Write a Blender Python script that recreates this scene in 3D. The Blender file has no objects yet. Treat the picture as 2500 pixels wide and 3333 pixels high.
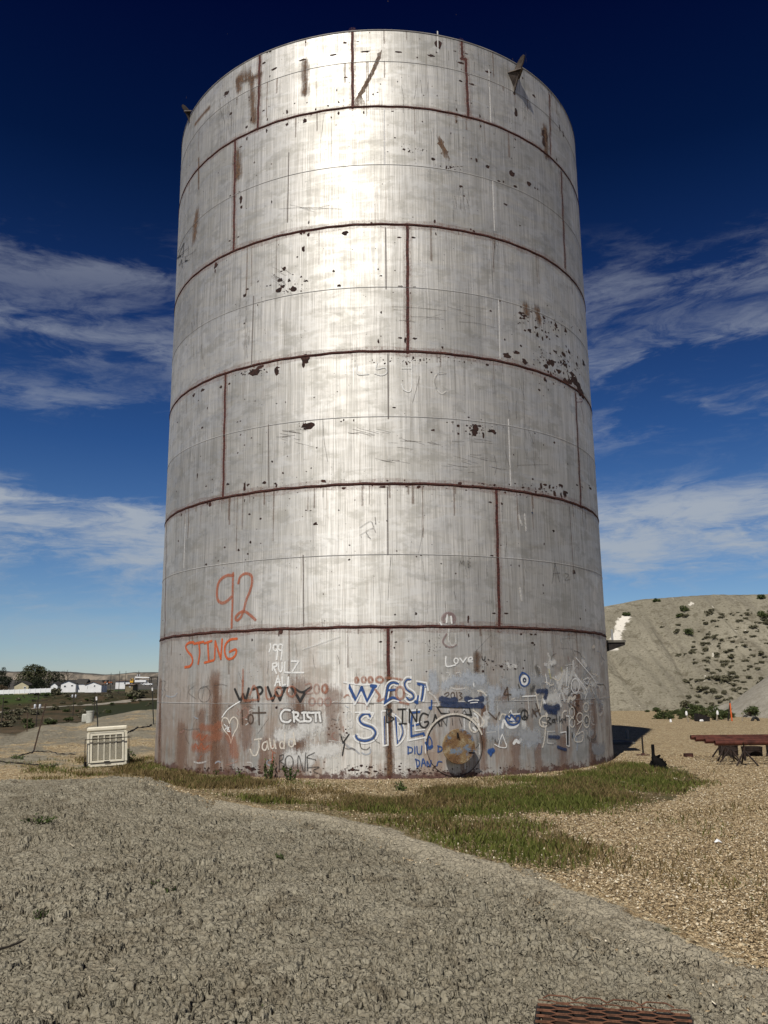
import bpy, math, random
import numpy as np
from mathutils import Matrix, Vector
random.seed(7); RNG = np.random.default_rng(7)
SC = bpy.context.scene
COL = SC.collection
rad = math.radians

# ---------------------------------------------------------------- camera
FPX, PITCH, ROLL, CAMZ = 2715.75, rad(11.8065), rad(-0.5597), 1.822
W0, H0 = 2500.0, 3333.0
def rot_cam():
    c, s = math.cos(ROLL), math.sin(ROLL); cp, sp = math.cos(PITCH), math.sin(PITCH)
    fwd = Vector((0, cp, sp)); up0 = Vector((0, -sp, cp)); rt0 = Vector((1, 0, 0))
    rt = c*rt0 + s*up0; up = -s*rt0 + c*up0
    return rt, up, fwd
RT, UP, FW = rot_cam()
cam = bpy.data.cameras.new('camera'); cam_o = bpy.data.objects.new('camera', cam); COL.objects.link(cam_o)
cam.sensor_fit = 'VERTICAL'; cam.sensor_height = 36; cam.lens = FPX/H0*36
cam.clip_start = 0.05; cam.clip_end = 30000
M = Matrix.Identity(4)
for i in range(3):
    M[i][0] = RT[i]; M[i][1] = UP[i]; M[i][2] = -FW[i]
M[2][3] = CAMZ
cam_o.matrix_world = M
SC.camera = cam_o
def ray(px, py):
    u = (px-W0/2)/FPX; v = -(py-H0/2)/FPX
    return RT*u + UP*v + FW
def at(px, py, Y):
    d = ray(px, py); t = Y/d.y
    return Vector((d.x*t, Y, CAMZ+d.z*t))
def G(px, py, z=0.0):
    d = ray(px, py); t = (z-CAMZ)/d.z
    return Vector((d.x*t, d.y*t, z))
def proj(X, Y, Z):                       # vectorised world -> photo pixels (only to know which patch of ground is which)
    Z = Z-CAMZ
    a = X*RT.x+Y*RT.y+Z*RT.z; b = X*UP.x+Y*UP.y+Z*UP.z; c = np.maximum(X*FW.x+Y*FW.y+Z*FW.z, 1e-3)
    return W0/2+a/c*FPX, H0/2-b/c*FPX

# ---------------------------------------------------------------- light
SUN_EL, SUN_AZ = rad(51.0), rad(21.0)     # sun behind the camera, 21 degrees to the left
w = bpy.data.worlds.new('World'); SC.world = w; w.use_nodes = True
SUN_STRENGTH = 4.4
sun = bpy.data.lights.new('sun', 'SUN'); sun.energy = SUN_STRENGTH; sun.angle = rad(0.53); sun.color = (1, .95, .87)
sun_o = bpy.data.objects.new('sun', sun); COL.objects.link(sun_o)
ldir = Vector((math.sin(SUN_AZ)*math.cos(SUN_EL), math.cos(SUN_AZ)*math.cos(SUN_EL), -math.sin(SUN_EL)))
sun_o.rotation_euler = ldir.to_track_quat('-Z', 'Y').to_euler(); sun_o.location = (0, 0, 60)
SC.view_settings.view_transform = 'Standard'; SC.view_settings.look = 'None'
SC.view_settings.exposure = 0; SC.view_settings.gamma = 1
SC.cycles.transparent_max_bounces = 32; SC.cycles.max_bounces = 6

# ---------------------------------------------------------------- node helper
class NT:
    def __init__(s, nt): s.nt = nt; nt.nodes.clear()
    def n(s, typ, _in=None, **kw):
        nd = s.nt.nodes.new(typ)
        for k, v in kw.items(): setattr(nd, k, v)
        for k, v in (_in or {}).items():
            sk = nd.inputs[k]
            if isinstance(v, bpy.types.NodeSocket): s.nt.links.new(v, sk)
            else:
                if sk.type == 'RGBA' and len(v) == 3: v = (*v, 1)
                sk.default_value = v
        return nd
    def math(s, op, a, b=0.0, c=0.0, clamp=False):
        return s.n('ShaderNodeMath', {0: a, 1: b, 2: c}, operation=op, use_clamp=clamp).outputs[0]
    def mix(s, f, a, b, typ='MIX'):
        return s.n('ShaderNodeMix', {0: f, 6: a, 7: b}, data_type='RGBA', blend_type=typ).outputs[2]
    def noise(s, vec, scale=5, detail=4, rough=.55, dist=0, out='Fac', dim='3D'):
        return s.n('ShaderNodeTexNoise', {'Vector': vec, 'Scale': scale, 'Detail': detail, 'Roughness': rough, 'Distortion': dist}, noise_dimensions=dim).outputs[out]
    def ramp(s, f, lo, hi, a=0.0, b=1.0, smooth=True):
        return s.n('ShaderNodeMapRange', {0: f, 1: lo, 2: hi, 3: a, 4: b}, clamp=True, interpolation_type='SMOOTHSTEP' if smooth else 'LINEAR').outputs[0]
    def map(s, vec, scale=(1, 1, 1), loc=(0, 0, 0), rot=(0, 0, 0)):
        return s.n('ShaderNodeMapping', {'Vector': vec, 'Scale': scale, 'Location': loc, 'Rotation': rot}).outputs[0]
    def cramp(s, f, stops):
        nd = s.n('ShaderNodeValToRGB', {0: f}); cr = nd.color_ramp
        while len(cr.elements) < len(stops): cr.elements.new(.5)
        for e, (p, c) in zip(cr.elements, stops): e.position = p; e.color = (*c, 1)
        return nd.outputs[0]
    def bump(s, h, strength=.5, dist=.02, normal=None):
        i = {'Strength': strength, 'Distance': dist, 'Height': h}
        if normal is not None: i['Normal'] = normal
        return s.n('ShaderNodeBump', i).outputs[0]
    def attr(s, name, out='Fac'): return s.n('ShaderNodeAttribute', attribute_name=name).outputs[out]
    def obj(s): return s.n('ShaderNodeTexCoord').outputs['Object']
    def uv(s): return s.n('ShaderNodeTexCoord').outputs['UV']
    def pos(s): return s.n('ShaderNodeNewGeometry').outputs['Position']
    def out(s, **kw):
        b = s.n('ShaderNodeBsdfPrincipled', kw.get('i'))
        s.n('ShaderNodeOutputMaterial', {'Surface': b.outputs[0]}); return b
def mat(name):
    m = bpy.data.materials.new(name); m.use_nodes = True
    return m, NT(m.node_tree)

# world: Nishita sky, deepened towards the zenith as in the photograph, thin cirrus
t = NT(w.node_tree)
sky = t.n('ShaderNodeTexSky', sky_type='NISHITA', sun_disc=False, sun_elevation=SUN_EL, sun_rotation=math.pi+SUN_AZ, altitude=1400, air_density=1.0, dust_density=.4, ozone_density=2.0)
dirv = t.n('ShaderNodeTexCoord').outputs['Generated']
sx = t.n('ShaderNodeSeparateXYZ', {0: dirv}); dz = sx.outputs[2]
tint = t.cramp(dz, [(0.0, (.58, .61, .68)), (.07, (.50, .60, .71)), (.15, (.36, .51, .68)), (.28, (.16, .32, .56)), (.42, (.07, .17, .38)), (.56, (.016, .066, .185)), (.70, (.004, .020, .12)), (1.0, (.003, .02, .12))])
skyc = t.mix(1.0, sky.outputs[0], tint, 'MULTIPLY')
cv = t.n('ShaderNodeCombineXYZ', {0: sx.outputs[0], 1: sx.outputs[1], 2: t.math('ADD', t.math('MULTIPLY', dz, 6.0), t.math('MULTIPLY', sx.outputs[0], -.30))}).outputs[0]
wv = t.mix(.20, cv, t.noise(cv, 2.2, 5, .6, out='Color'), 'ADD')
n1 = t.noise(wv, 2.6, 10, .62, .35); n2 = t.noise(t.map(wv, (3.2, 3.2, 1.6), loc=(2, 5, 1)), 3.0, 9, .68, .5)
nn = t.math('ADD', t.math('MULTIPLY', n1, .52), t.math('MULTIPLY', n2, .48))
bz = t.math('ADD', dz, t.math('ADD', t.math('MULTIPLY', t.math('SUBTRACT', t.noise(t.map(dirv, (1, 1, 2)), 2.4, 4), .5), .10), t.math('MULTIPLY', sx.outputs[0], .015)))
BV = [(0, .25), (.05, .30), (.085, .35), (.12, .65), (.15, 1), (.205, 1), (.235, .25), (.265, .15), (.30, .50), (.335, .25), (.37, .70), (.405, .35), (.445, .62), (.475, .30), (.505, .0), (.60, .0)]
band = t.cramp(bz, [(p, (v, v, v)) for p, v in BV])
cfac = t.math('MULTIPLY', band, t.ramp(t.math('ADD', nn, t.math('MULTIPLY', t.math('SUBTRACT', band, .5), .10)), .45, .625))
ccol = t.cramp(dz, [(0, (3.6, 4.0, 4.4)), (.2, (4.0, 4.4, 4.9)), (.45, (2.7, 3.0, 3.7)), (.6, (.5, .7, 1.1))])
cloudy = t.mix(t.math('MULTIPLY', cfac, .85), skyc, ccol)
bg = t.n('ShaderNodeBackground', {'Color': cloudy, 'Strength': .10})
t.n('ShaderNodeOutputWorld', {'Surface': bg.outputs[0]})

# ---------------------------------------------------------------- mesh helpers
class MB:
    def __init__(s): s.v = []; s.f = []; s.uv = None
    def add(s, vs, fs):
        o = len(s.v); s.v += [tuple(v) for v in vs]; s.f += [tuple(i+o for i in f) for f in fs]; return s
    def box(s, c, d, rz=0, M=None, bev=0):
        x, y, z = d[0]/2, d[1]/2, d[2]/2; b = min(bev, x*.9, y*.9)
        if b > 0:
            ring = [(-x+b, -y), (x-b, -y), (x, -y+b), (x, y-b), (x-b, y), (-x+b, y), (-x, y-b), (-x, -y+b)]
            bz = min(b, z*.8); vs = []
            for zz, k in ((-z, 1), (-z+bz, 0), (z-bz, 0), (z, 1)):
                for (a, bb) in ring:
                    vs.append((a*(1-k*b/x*.9), bb*(1-k*b/y*.9), zz))
            fs = [tuple(range(7, -1, -1)), tuple(range(24, 32))]
            for r in range(3):
                for i in range(8): fs.append((r*8+i, r*8+(i+1) % 8, r*8+8+(i+1) % 8, r*8+8+i))
        else:
            vs = [(a, bb, cc) for cc in (-z, z) for a, bb in ((-x, -y), (x, -y), (x, y), (-x, y))]
            fs = [(3, 2, 1, 0), (4, 5, 6, 7), (0, 1, 5, 4), (1, 2, 6, 5), (2, 3, 7, 6), (3, 0, 4, 7)]
        R = M if M is not None else Matrix.Rotation(rz, 3, 'Z'); c = Vector(c)
        return s.add([R @ Vector(v)+c for v in vs], fs)
    def tube(s, pts, r, n=8, cap=True):
        pts = [Vector(p) for p in pts]; rs = r if isinstance(r, (list, tuple)) else [r]*len(pts)
        vs = []; fs = []; prev = None
        for i, p in enumerate(pts):
            d = (pts[min(i+1, len(pts)-1)]-pts[max(i-1, 0)]).normalized()
            if prev is None: a = d.orthogonal().normalized()
            else: a = (prev-d*prev.dot(d)).normalized()
            prev = a; b = d.cross(a)
            for k in range(n):
                an = 2*math.pi*k/n; vs.append(p+(a*math.cos(an)+b*math.sin(an))*rs[i])
        for i in range(len(pts)-1):
            for k in range(n): fs.append((i*n+k, i*n+(k+1) % n, i*n+n+(k+1) % n, i*n+n+k))
        if cap: fs.append(tuple(range(n-1, -1, -1))); fs.append(tuple(range((len(pts)-1)*n, len(pts)*n)))
        return s.add(vs, fs)
    def lathe(s, prof, n=24, M=None, c=(0, 0, 0)):
        vs = []; fs = []; M = M or Matrix.Identity(3); c = Vector(c)
        for r, z in prof:
            for k in range(n):
                a = 2*math.pi*k/n; vs.append(M @ Vector((r*math.cos(a), r*math.sin(a), z))+c)
        for i in range(len(prof)-1):
            for k in range(n): fs.append((i*n+k, i*n+(k+1) % n, i*n+n+(k+1) % n, i*n+n+k))
        return s.add(vs, fs)
    def poly(s, pts, t):                   # prism: outline polygon in 3-D extruded by vector t
        n = len(pts); t = Vector(t); a = [Vector(p) for p in pts]
        return s.add(a+[p+t for p in a], [tuple(range(n-1, -1, -1)), tuple(range(n, 2*n))]+[(i, (i+1) % n, n+(i+1) % n, n+i) for i in range(n)])
    def build(s, name, m, parent=None, smooth=False, loc=None):
        me = bpy.data.meshes.new(name); me.from_pydata(s.v, [], s.f)
        if s.uv is not None:
            uvl = me.uv_layers.new(name='UVMap')
            li = np.zeros(len(me.loops), dtype=np.int32); me.loops.foreach_get('vertex_index', li)
            uvl.data.foreach_set('uv', np.array(s.uv, dtype=np.float32)[li].ravel())
        me.materials.append(m); me.update()
        if smooth:
            me.polygons.foreach_set('use_smooth', [True]*len(me.polygons))
            if smooth != 'all': me.set_sharp_from_angle(angle=rad(40))
        o = bpy.data.objects.new(name, me); COL.objects.link(o)
        if parent is not None: o.parent = parent
        if loc is not None: o.location = loc
        return o
def npmesh(name, V, F, m, attrs=None, smooth=False, parent=None, colors=None):
    me = bpy.data.meshes.new(name); V = np.asarray(V, np.float32); F = np.asarray(F, np.int32); k = F.shape[1]
    me.vertices.add(len(V)); me.vertices.foreach_set('co', V.ravel())
    me.loops.add(F.size); me.loops.foreach_set('vertex_index', F.ravel())
    me.polygons.add(len(F)); me.polygons.foreach_set('loop_start', np.arange(0, F.size, k, dtype=np.int32))
    me.update(calc_edges=True)
    for n_, a in (attrs or {}).items():
        at_ = me.attributes.new(n_, 'FLOAT', 'POINT'); at_.data.foreach_set('value', np.asarray(a, np.float32))
    if smooth: me.polygons.foreach_set('use_smooth', np.ones(len(F), bool))
    me.materials.append(m)
    o = bpy.data.objects.new(name, me); COL.objects.link(o)
    if parent is not None: o.parent = parent
    return o
def tag(o, label=None, cat=None, group=None, kind=None):
    if label: o['label'] = label
    if cat: o['category'] = cat
    if group: o['group'] = group
    if kind: o['kind'] = kind
    return o
def thing(name, label, cat, loc=(0, 0, 0), rz=0, group=None):
    o = bpy.data.objects.new(name, None); COL.objects.link(o); o.location = loc; o.rotation_euler = (0, 0, rz)
    o.empty_display_size = .2
    return tag(o, label, cat, group)
def copy_tree(o, loc, rz=0, label=None, scale=None):
    r = o.copy(); COL.objects.link(r); r.location = loc; r.rotation_euler = (0, 0, rz)
    if label: r['label'] = label
    if scale: r.scale = scale
    for ch in o.children:
        c = ch.copy(); COL.objects.link(c); c.parent = r
        for g in ch.children:
            d = g.copy(); COL.objects.link(d); d.parent = c
    return r

# ---------------------------------------------------------------- numpy noise
def _h(ix, iy, s):
    ix = ix.astype(np.int64); iy = iy.astype(np.int64)
    n = (ix*374761393+iy*668265263+s*974711) & 0xffffffff
    n = ((n ^ (n >> 13))*1274126177) & 0xffffffff
    return ((n ^ (n >> 16)) & 0xffff)/65535.0
def vnoise(x, y, s=0):
    ix = np.floor(x); iy = np.floor(y); fx = x-ix; fy = y-iy
    fx = fx*fx*(3-2*fx); fy = fy*fy*(3-2*fy)
    return (_h(ix, iy, s)*(1-fx)+_h(ix+1, iy, s)*fx)*(1-fy)+(_h(ix, iy+1, s)*(1-fx)+_h(ix+1, iy+1, s)*fx)*fy
def fbm(x, y, s=0, o=4):
    r = 0; a = .5; tot = 0
    for i in range(o):
        r = r+a*vnoise(x*2**i+17*i, y*2**i-9*i, s+i); tot += a; a *= .5
    return r/tot
def voro(x, y, s=0):
    ix = np.floor(x); iy = np.floor(y); f1 = np.full(x.shape, 9.0); f2 = np.full(x.shape, 9.0); cid = np.zeros(x.shape)
    for i in (-1, 0, 1):
        for j in (-1, 0, 1):
            a = ix+i; b = iy+j
            d = np.hypot(a+.1+.8*_h(a, b, s)-x, b+.1+.8*_h(a, b, s+5)-y)
            nn = d < f1
            f2 = np.where(nn, f1, np.minimum(f2, d)); cid = np.where(nn, _h(a, b, s+11), cid); f1 = np.where(nn, d, f1)
    return f1, f2, cid
def sstep(a, b, x):
    u = np.clip((x-a)/(b-a), 0, 1); return u*u*(3-2*u)
def inpoly(x, y, P):
    P = np.asarray(P, float); r = np.zeros(x.shape, bool); n = len(P); j = n-1
    for i in range(n):
        xi, yi = P[i]; xj, yj = P[j]
        c = ((yi > y) != (yj > y)) & (x < (xj-xi)*(y-yi)/(yj-yi+1e-12)+xi)
        r ^= c; j = i
    return r
def sdist(x, y, P):
    P = np.asarray(P, float); d = np.full(x.shape, 1e9)
    for i in range(len(P)):
        a = P[i]; b = P[(i+1) % len(P)]; e = b-a; L = (e*e).sum()
        tt = np.clip(((x-a[0])*e[0]+(y-a[1])*e[1])/L, 0, 1)
        d = np.minimum(d, np.hypot(x-a[0]-tt*e[0], y-a[1]-tt*e[1]))
    return np.where(inpoly(x, y, P), d, -d)

# ---------------------------------------------------------------- terrain
_cb = [(-900, 2560, .32), (0, 2545, .33), (200, 2540, .34), (340, 2530, .40), (437, 2532, .42), (500, 2545, .36), (557, 2564, .28), (640, 2590, .2), (723, 2614, .14), (844, 2637, .10), (1055, 2658, .07),
       (1281, 2708, .05), (1507, 2789, .04), (1700, 2842, .04), (1900, 2912, .04), (2050, 2978, .04), (2200, 3052, .04), (2350, 3118, .04), (2500, 3175, .04), (2800, 3310, .04)]
CB = [G(a, b, c) for a, b, c in _cb]
CPOLY = [(p.x, p.y) for p in CB]+[(3.2, 2.2), (4, -3), (2, -8), (-14, -8), (-16, 4)]
CX = np.array([p.x for p in CB]); CZ = np.array([c[2] for c in _cb]); _o = np.argsort(CX); CX = CX[_o]; CZ = CZ[_o]
EA = np.array([-.60, -.46, -.43, -.40, -.38, -.36, -.33, -.30, -.27, -.2])
EY = np.array([33, 34, 34, 38, 41, 42, 45, 48, 50, 52.])
EZ = np.array([.05, .05, -.05, .15, .18, .10, .38, .50, .55, .5])
def terrain(X, Y):
    X = np.asarray(X, float); Y = np.asarray(Y, float)
    dcl = sdist(X, Y, CPOLY)
    zc = np.interp(X, CX, CZ)
    inside = zc+(.21-zc)*sstep(0, 4.5, dcl)
    zcl = np.where(dcl > 0, inside, zc*sstep(-1.7, 0, dcl))
    a = X/np.maximum(Y, 1)
    ye = np.interp(a, EA, EY); ze = np.interp(a, EA, EZ)
    wl = sstep(-.16, -.25, a)*(Y > 5)
    zl = ze*sstep(24, 40, np.minimum(Y, ye+5))*sstep(20, ye-2, Y)
    val = -8+1.2*(fbm(X/60, Y/60, 3)-.5)
    zl = zl+(val-zl)*sstep(ye, ye+60, Y)
    zl = zl+(-.4-zl)*sstep(365, 455, Y+18*(fbm(X/35, Y/35, 8)-.5)*2)
    z = zcl+zl*wl
    z = z+.05*(fbm(X/1.7, Y/1.7, 21)-.5)*sstep(.3, -.4, dcl)
    z = z+wl*.42*(fbm(X/2.6, Y/2.6, 31)-.5)*sstep(24, 30, Y)*sstep(70, 50, Y)
    return z, dcl, wl
def tz(x, y): return float(terrain(np.array([x]), np.array([y]))[0][0])
def ground_at(px, py):
    """walk a sight line until it meets the terrain, to learn where a thing stands"""
    d = ray(px, py); ts = np.geomspace(2, 4000, 1500)
    X = d.x*ts; Y = d.y*ts; Z = CAMZ+d.z*ts
    zz = terrain(X, Y)[0]; k = np.argmax(Z < zz)
    if Z[k] >= zz[k]: k = len(ts)-1
    lo, hi = ts[max(k-1, 0)], ts[k]
    for _ in range(30):
        m = (lo+hi)/2
        if CAMZ+d.z*m < tz(d.x*m, d.y*m): hi = m
        else: lo = m
    return Vector((d.x*hi, d.y*hi, tz(d.x*hi, d.y*hi)))

def drop(x, y, dz=0): return Vector((x, y, tz(x, y)+dz))
# zones of ground cover, outlined in photo pixels and looked up for each ground point
GZ = [([(262, 2462), (480, 2468), (560, 2508), (900, 2540), (900, 2640), (700, 2600), (480, 2545), (262, 2530)], .40, 1.0),
      ([(640, 2575), (900, 2606), (1300, 2628), (1700, 2655), (1960, 2775), (1850, 2845), (1600, 2805), (1300, 2722), (1000, 2662)], .58, 1.0),
      ([(1480, 2600), (1750, 2540), (2000, 2488), (2230, 2500), (2290, 2545), (2200, 2605), (1900, 2640), (1550, 2655)], .92, 1.3),
      ([(560, 2505), (900, 2535), (1300, 2552), (1800, 2525), (2010, 2480), (1990, 2510), (1550, 2570), (1300, 2575), (800, 2560)], .45, .7),
      ([(900, 2590), (1500, 2560), (1560, 2640), (1200, 2645), (900, 2625)], .22, 1.0),
      ([(1500, 2680), (1850, 2660), (2000, 2760), (2300, 2960), (2500, 3080), (2500, 2880), (2050, 2950), (1850, 2850)], .10, .22),
      ([(1900, 2640), (2500, 2600), (2500, 3000), (2000, 2800)], .06, .07),
      ([(60, 2480), (200, 2470), (260, 2540), (60, 2545)], .25, .3)]

def make_ground():
    r = [0.6]
    while r[-1] < 9000:
        x = r[-1]
        if x < 2.6: d = .15
        elif x < 17: d = max(.009, .42*x*x/1334)
        elif x < 60: d = .13+.012*(x-17)
        else: d = x*.016
        r.append(x+d)
    r = np.array(r)
    a = np.concatenate([np.arange(-180, -42, 3.0), np.arange(-42, 42, .088), np.arange(42, 180, 3.0)])
    A = np.radians(a); R2, A2 = np.meshgrid(r, A, indexing='ij')
    X = R2*np.sin(A2); Y = R2*np.cos(A2); sh = X.shape
    X = X.ravel(); Y = Y.ravel()
    z, dcl, wl = terrain(X, Y)
    # crumbly clay: lumps with cracks between them
    near = (np.hypot(X, Y) < 62)
    lump = np.zeros_like(z); xn = X[near]; yn = Y[near]
    wx = xn+.045*(fbm(xn*9, yn*9, 41, 3)-.5); wy = yn+.045*(fbm(xn*9, yn*9, 47, 3)-.5)
    ma = sstep(.35, .62, fbm(xn*2.2, yn*2.2, 101, 4)); mb_ = sstep(.38, .60, fbm(xn*3.1, yn*3.1, 103, 4)); mc = sstep(.42, .60, fbm(xn*1.6, yn*1.6, 107, 4))
    f1, f2, cid = voro(wx/.058, wy/.058, 3); g1, g2, gid = voro(wx/.13, wy/.13, 9); h1, h2, hid = voro(wx/.034, wy/.034, 15)
    den = .35+1.1*fbm(xn*1.3, yn*1.3, 55, 3)
    k1, k2, kid = voro(wx/.27, wy/.27, 27)
    L = .022*(cid-.5)*(.4+ma)-.034*(1-sstep(.02, .17, f2-f1))*(.35+.9*gid)*(.35+ma)
    L += .034*(gid-.5)*(.4+mb_)-.046*(1-sstep(.01, .11, g2-g1))*(hid > .15)*(.3+mb_)+.030*(kid-.5)-.05*(1-sstep(.0, .06, k2-k1))*mc
    L += .010*(hid-.5)-.010*(1-sstep(.03, .25, h2-h1))*(cid > .5)
    L += .012*(fbm(xn*38, yn*38, 63, 2)-.5)+.06*(fbm(xn*2.2, yn*2.2, 61, 3)-.5)
    lump[near] = 1.12*L*den
    nz = fbm(X*3.3, Y*3.3, 71, 4)-.5
    clay = sstep(-.22, .22, dcl+.5*nz)
    back = sstep(-1.9, -1.4, dcl)*(X < -1.0)*sstep(.27, .33, np.interp(X, CX, CZ))
    clay = np.maximum(clay, back*sstep(-.9, -2.2, X))
    rim = np.exp(-((dcl-.22)/.27)**2)*(X > -2.5)
    z = z+.055*rim*(.4+1.2*fbm(X*2.1, Y*2.1, 75, 3))
    # left flat: clay mixed with straw
    lf = wl*sstep(17, 22, Y)*sstep(.5, .5, 0*Y+1)
    mixl = np.clip(.40+1.1*(fbm(X*.5, Y*.5, 81, 5)-.5)+.9*(fbm(X*3, Y*3, 83, 3)-.5)+.35*sstep(24, 34, Y), 0, .85)
    clay = np.maximum(clay, lf*mixl)
    far = sstep(62, 34, np.hypot(X, Y))
    z = z+(1-.55*rim)*lump*clay*np.where(dcl > -.3, 1, .7)*np.clip(far, 0, 1)
    tanm = (1-clay)*(np.hypot(X, Y) < 24)
    c1, c2, ci = voro(X/.045, Y/.045, 23)
    z = z+tanm*.012*(ci-.5)
    ye = np.interp(X/np.maximum(Y, 1), EA, EY)
    veg = np.maximum(wl*sstep(ye+1, ye+8, Y), sstep(75, 110, np.hypot(X, Y)))
    px, py = proj(X, Y, z)
    grass = np.zeros_like(z); fr = (Y > 3) & (Y < 40)
    gx = px+34*nz*2; gy = py+10*(fbm(X*2, Y*2, 91, 3)-.5)*2
    for P, g, den_ in GZ: grass = np.where(fr & inpoly(gx, gy, P), np.maximum(grass, g*min(den_, 1)+.15*den_), grass)
    field = np.zeros_like(z)
    field[(Y > 60) & inpoly(px, py, [(262, 2302), (400, 2290), (520, 2280), (520, 2330), (330, 2340), (300, 2325)])] = 1
    lawn = np.zeros_like(z)
    lawn[(Y > 60) & inpoly(px, py+6*nz, [(-200, 2252), (130, 2252), (170, 2246), (520, 2236), (520, 2244), (180, 2258), (140, 2275), (60, 2290), (-200, 2292)])] = 1
    n, m_ = sh; idx = np.arange(n*m_).reshape(n, m_)
    q = np.stack([idx[:-1, :-1], idx[:-1, 1:], idx[1:, 1:], idx[1:, :-1]], -1).reshape(-1, 4)
    ql = np.stack([idx[:-1, -1], idx[:-1, 0], idx[1:, 0], idx[1:, -1]], -1)
    F = np.concatenate([q, ql])[:, ::-1]
    V = np.stack([X, Y, z], 1)
    dark = np.clip(sstep(.06, -.06, lump), 0, 1)
    o = npmesh('ground', V, F, M_GROUND, dict(clay=clay, veg=veg, grass=grass, field=field, lawn=lawn, rim=rim), smooth=True)
    # close the hole under the camera
    c = len(V)
    return tag(o, kind='structure')

def ground_material():
    m, t = mat('ground')
    P = t.pos()
    clay = t.attr('clay'); veg = t.attr('veg'); gr = t.attr('grass'); fld = t.attr('field'); lawn = t.attr('lawn'); rim = t.attr('rim')
    big = t.noise(P, .9, 4); mid = t.noise(P, 7, 4); fine = t.noise(P, 45, 3); vf = t.noise(P, 130, 2)
    # clay
    cc = t.mix(t.ramp(big, .3, .7), (.272, .246, .182), (.372, .340, .258))
    cc = t.mix(t.ramp(mid, .42, .75), cc, (.255, .222, .16))
    cc = t.mix(t.ramp(fine, .35, .75), t.mix(.35, cc, (.10, .086, .06)), t.mix(.25, cc, (.34, .31, .25)))
    peb = t.n('ShaderNodeTexVoronoi', {'Vector': P, 'Scale': 26.0, 'Randomness': 1.0})
    pebm = t.math('MULTIPLY', t.ramp(peb.outputs['Distance'], .22, .12), t.math('GREATER_THAN', t.n('ShaderNodeSeparateColor', {0: peb.outputs['Color']}).outputs[0], .955))
    cc = t.mix(pebm, cc, (.55, .48, .36))
    cc = t.mix(t.math('MULTIPLY', rim, .75), cc, (.40, .355, .265))
    cc = t.mix(t.ramp(t.noise(P, 1.9, 6, .75), .54, .62, 0, .45), cc, (.115, .092, .06))
    # tan wood chips and gravel
    v1 = t.n('ShaderNodeTexVoronoi', {'Vector': t.mix(.03, P, t.noise(P, 30, 2, out='Color'), 'ADD'), 'Scale': 24.0})
    s1 = t.n('ShaderNodeSeparateColor', {0: v1.outputs['Color']})
    chip = t.cramp(s1.outputs[0], [(0, (.14, .095, .05)), (.3, (.36, .26, .14)), (.6, (.52, .395, .225)), (.85, (.66, .54, .34)), (1, (.78, .70, .50))])
    chip = t.mix(t.ramp(v1.outputs['Distance'], .45, .85, 0, .5), chip, (.07, .05, .028))
    chip = t.mix(t.ramp(mid, .35, .7, 0, .45), chip, (.36, .275, .165))
    chip = t.mix(t.ramp(big, .40, .70, 0, .30), chip, (.52, .41, .26))
    # soil below grass
    gcol = t.mix(t.ramp(t.noise(P, 2.2, 4), .35, .65), (.085, .062, .026), (.055, .060, .018))
    chip = t.mix(t.math('MULTIPLY', gr, .75), chip, gcol)
    # valley
    vb = t.noise(P, .045, 6, .62); vs = t.noise(P, .35, 6, .75); vx = t.noise(P, .012, 3)
    vc = t.mix(t.ramp(vb, .38, .62), (.075, .052, .030), (.034, .034, .016))
    vc = t.mix(t.ramp(vx, .45, .65, 0, .7), vc, (.110, .078, .046))
    vc = t.mix(t.ramp(vs, .50, .60, 0, .85), vc, (.020, .022, .010))
    vc = t.mix(t.ramp(vs, .42, .34, 0, .5), vc, (.12, .092, .06))
    vc = t.mix(fld, vc, t.mix(vs, (.020, .024, .012), (.036, .040, .018)))
    vc = t.mix(lawn, vc, t.mix(vs, (.028, .045, .013), (.055, .075, .022)))
    col = t.mix(t.ramp(t.math('ADD', clay, t.math('MULTIPLY', t.math('SUBTRACT', fine, .5), .7)), .35, .65), chip, cc)
    col = t.mix(veg, col, vc)
    h = t.math('ADD', t.math('MULTIPLY', fine, .6), t.math('MULTIPLY', vf, .4))
    hc = t.math('ADD', h, t.math('MULTIPLY', t.math('SUBTRACT', s1.outputs[1], v1.outputs['Distance']), 1.3))
    hh = t.n('ShaderNodeMix', {0: clay, 2: hc, 3: h}).outputs[0]
    ic = t.math('SUBTRACT', 1, veg); wp = t.mix(.016, P, t.noise(P, 16, 2, out='Color'), 'ADD')
    def crack(scale, wdt): return t.ramp(t.n('ShaderNodeTexVoronoi', {'Vector': wp, 'Scale': scale}, feature='DISTANCE_TO_EDGE').outputs['Distance'], .0, wdt, 0, 1, False)
    v3 = t.n('ShaderNodeTexVoronoi', {'Vector': wp, 'Scale': 15.0}); tilt = t.n('ShaderNodeSeparateColor', {0: v3.outputs['Color']}).outputs[0]
    ck = t.math('ADD', t.math('MULTIPLY', crack(15.0, .14), .9), t.math('ADD', t.math('MULTIPLY', crack(6.5, .09), .9), t.math('MULTIPLY', tilt, .5)))
    nrm = t.bump(crack(2.4, .16), t.math('MULTIPLY', ic, .5), .045)
    nrm = t.bump(ck, t.math('MULTIPLY', ic, .85), .017, nrm)
    nrm = t.bump(hh, .9, .014, nrm)
    b = t.out(i={'Base Color': col, 'Roughness': .93, 'Specular IOR Level': .12, 'Normal': nrm})
    return m
M_GROUND = ground_material()
make_ground()

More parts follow.
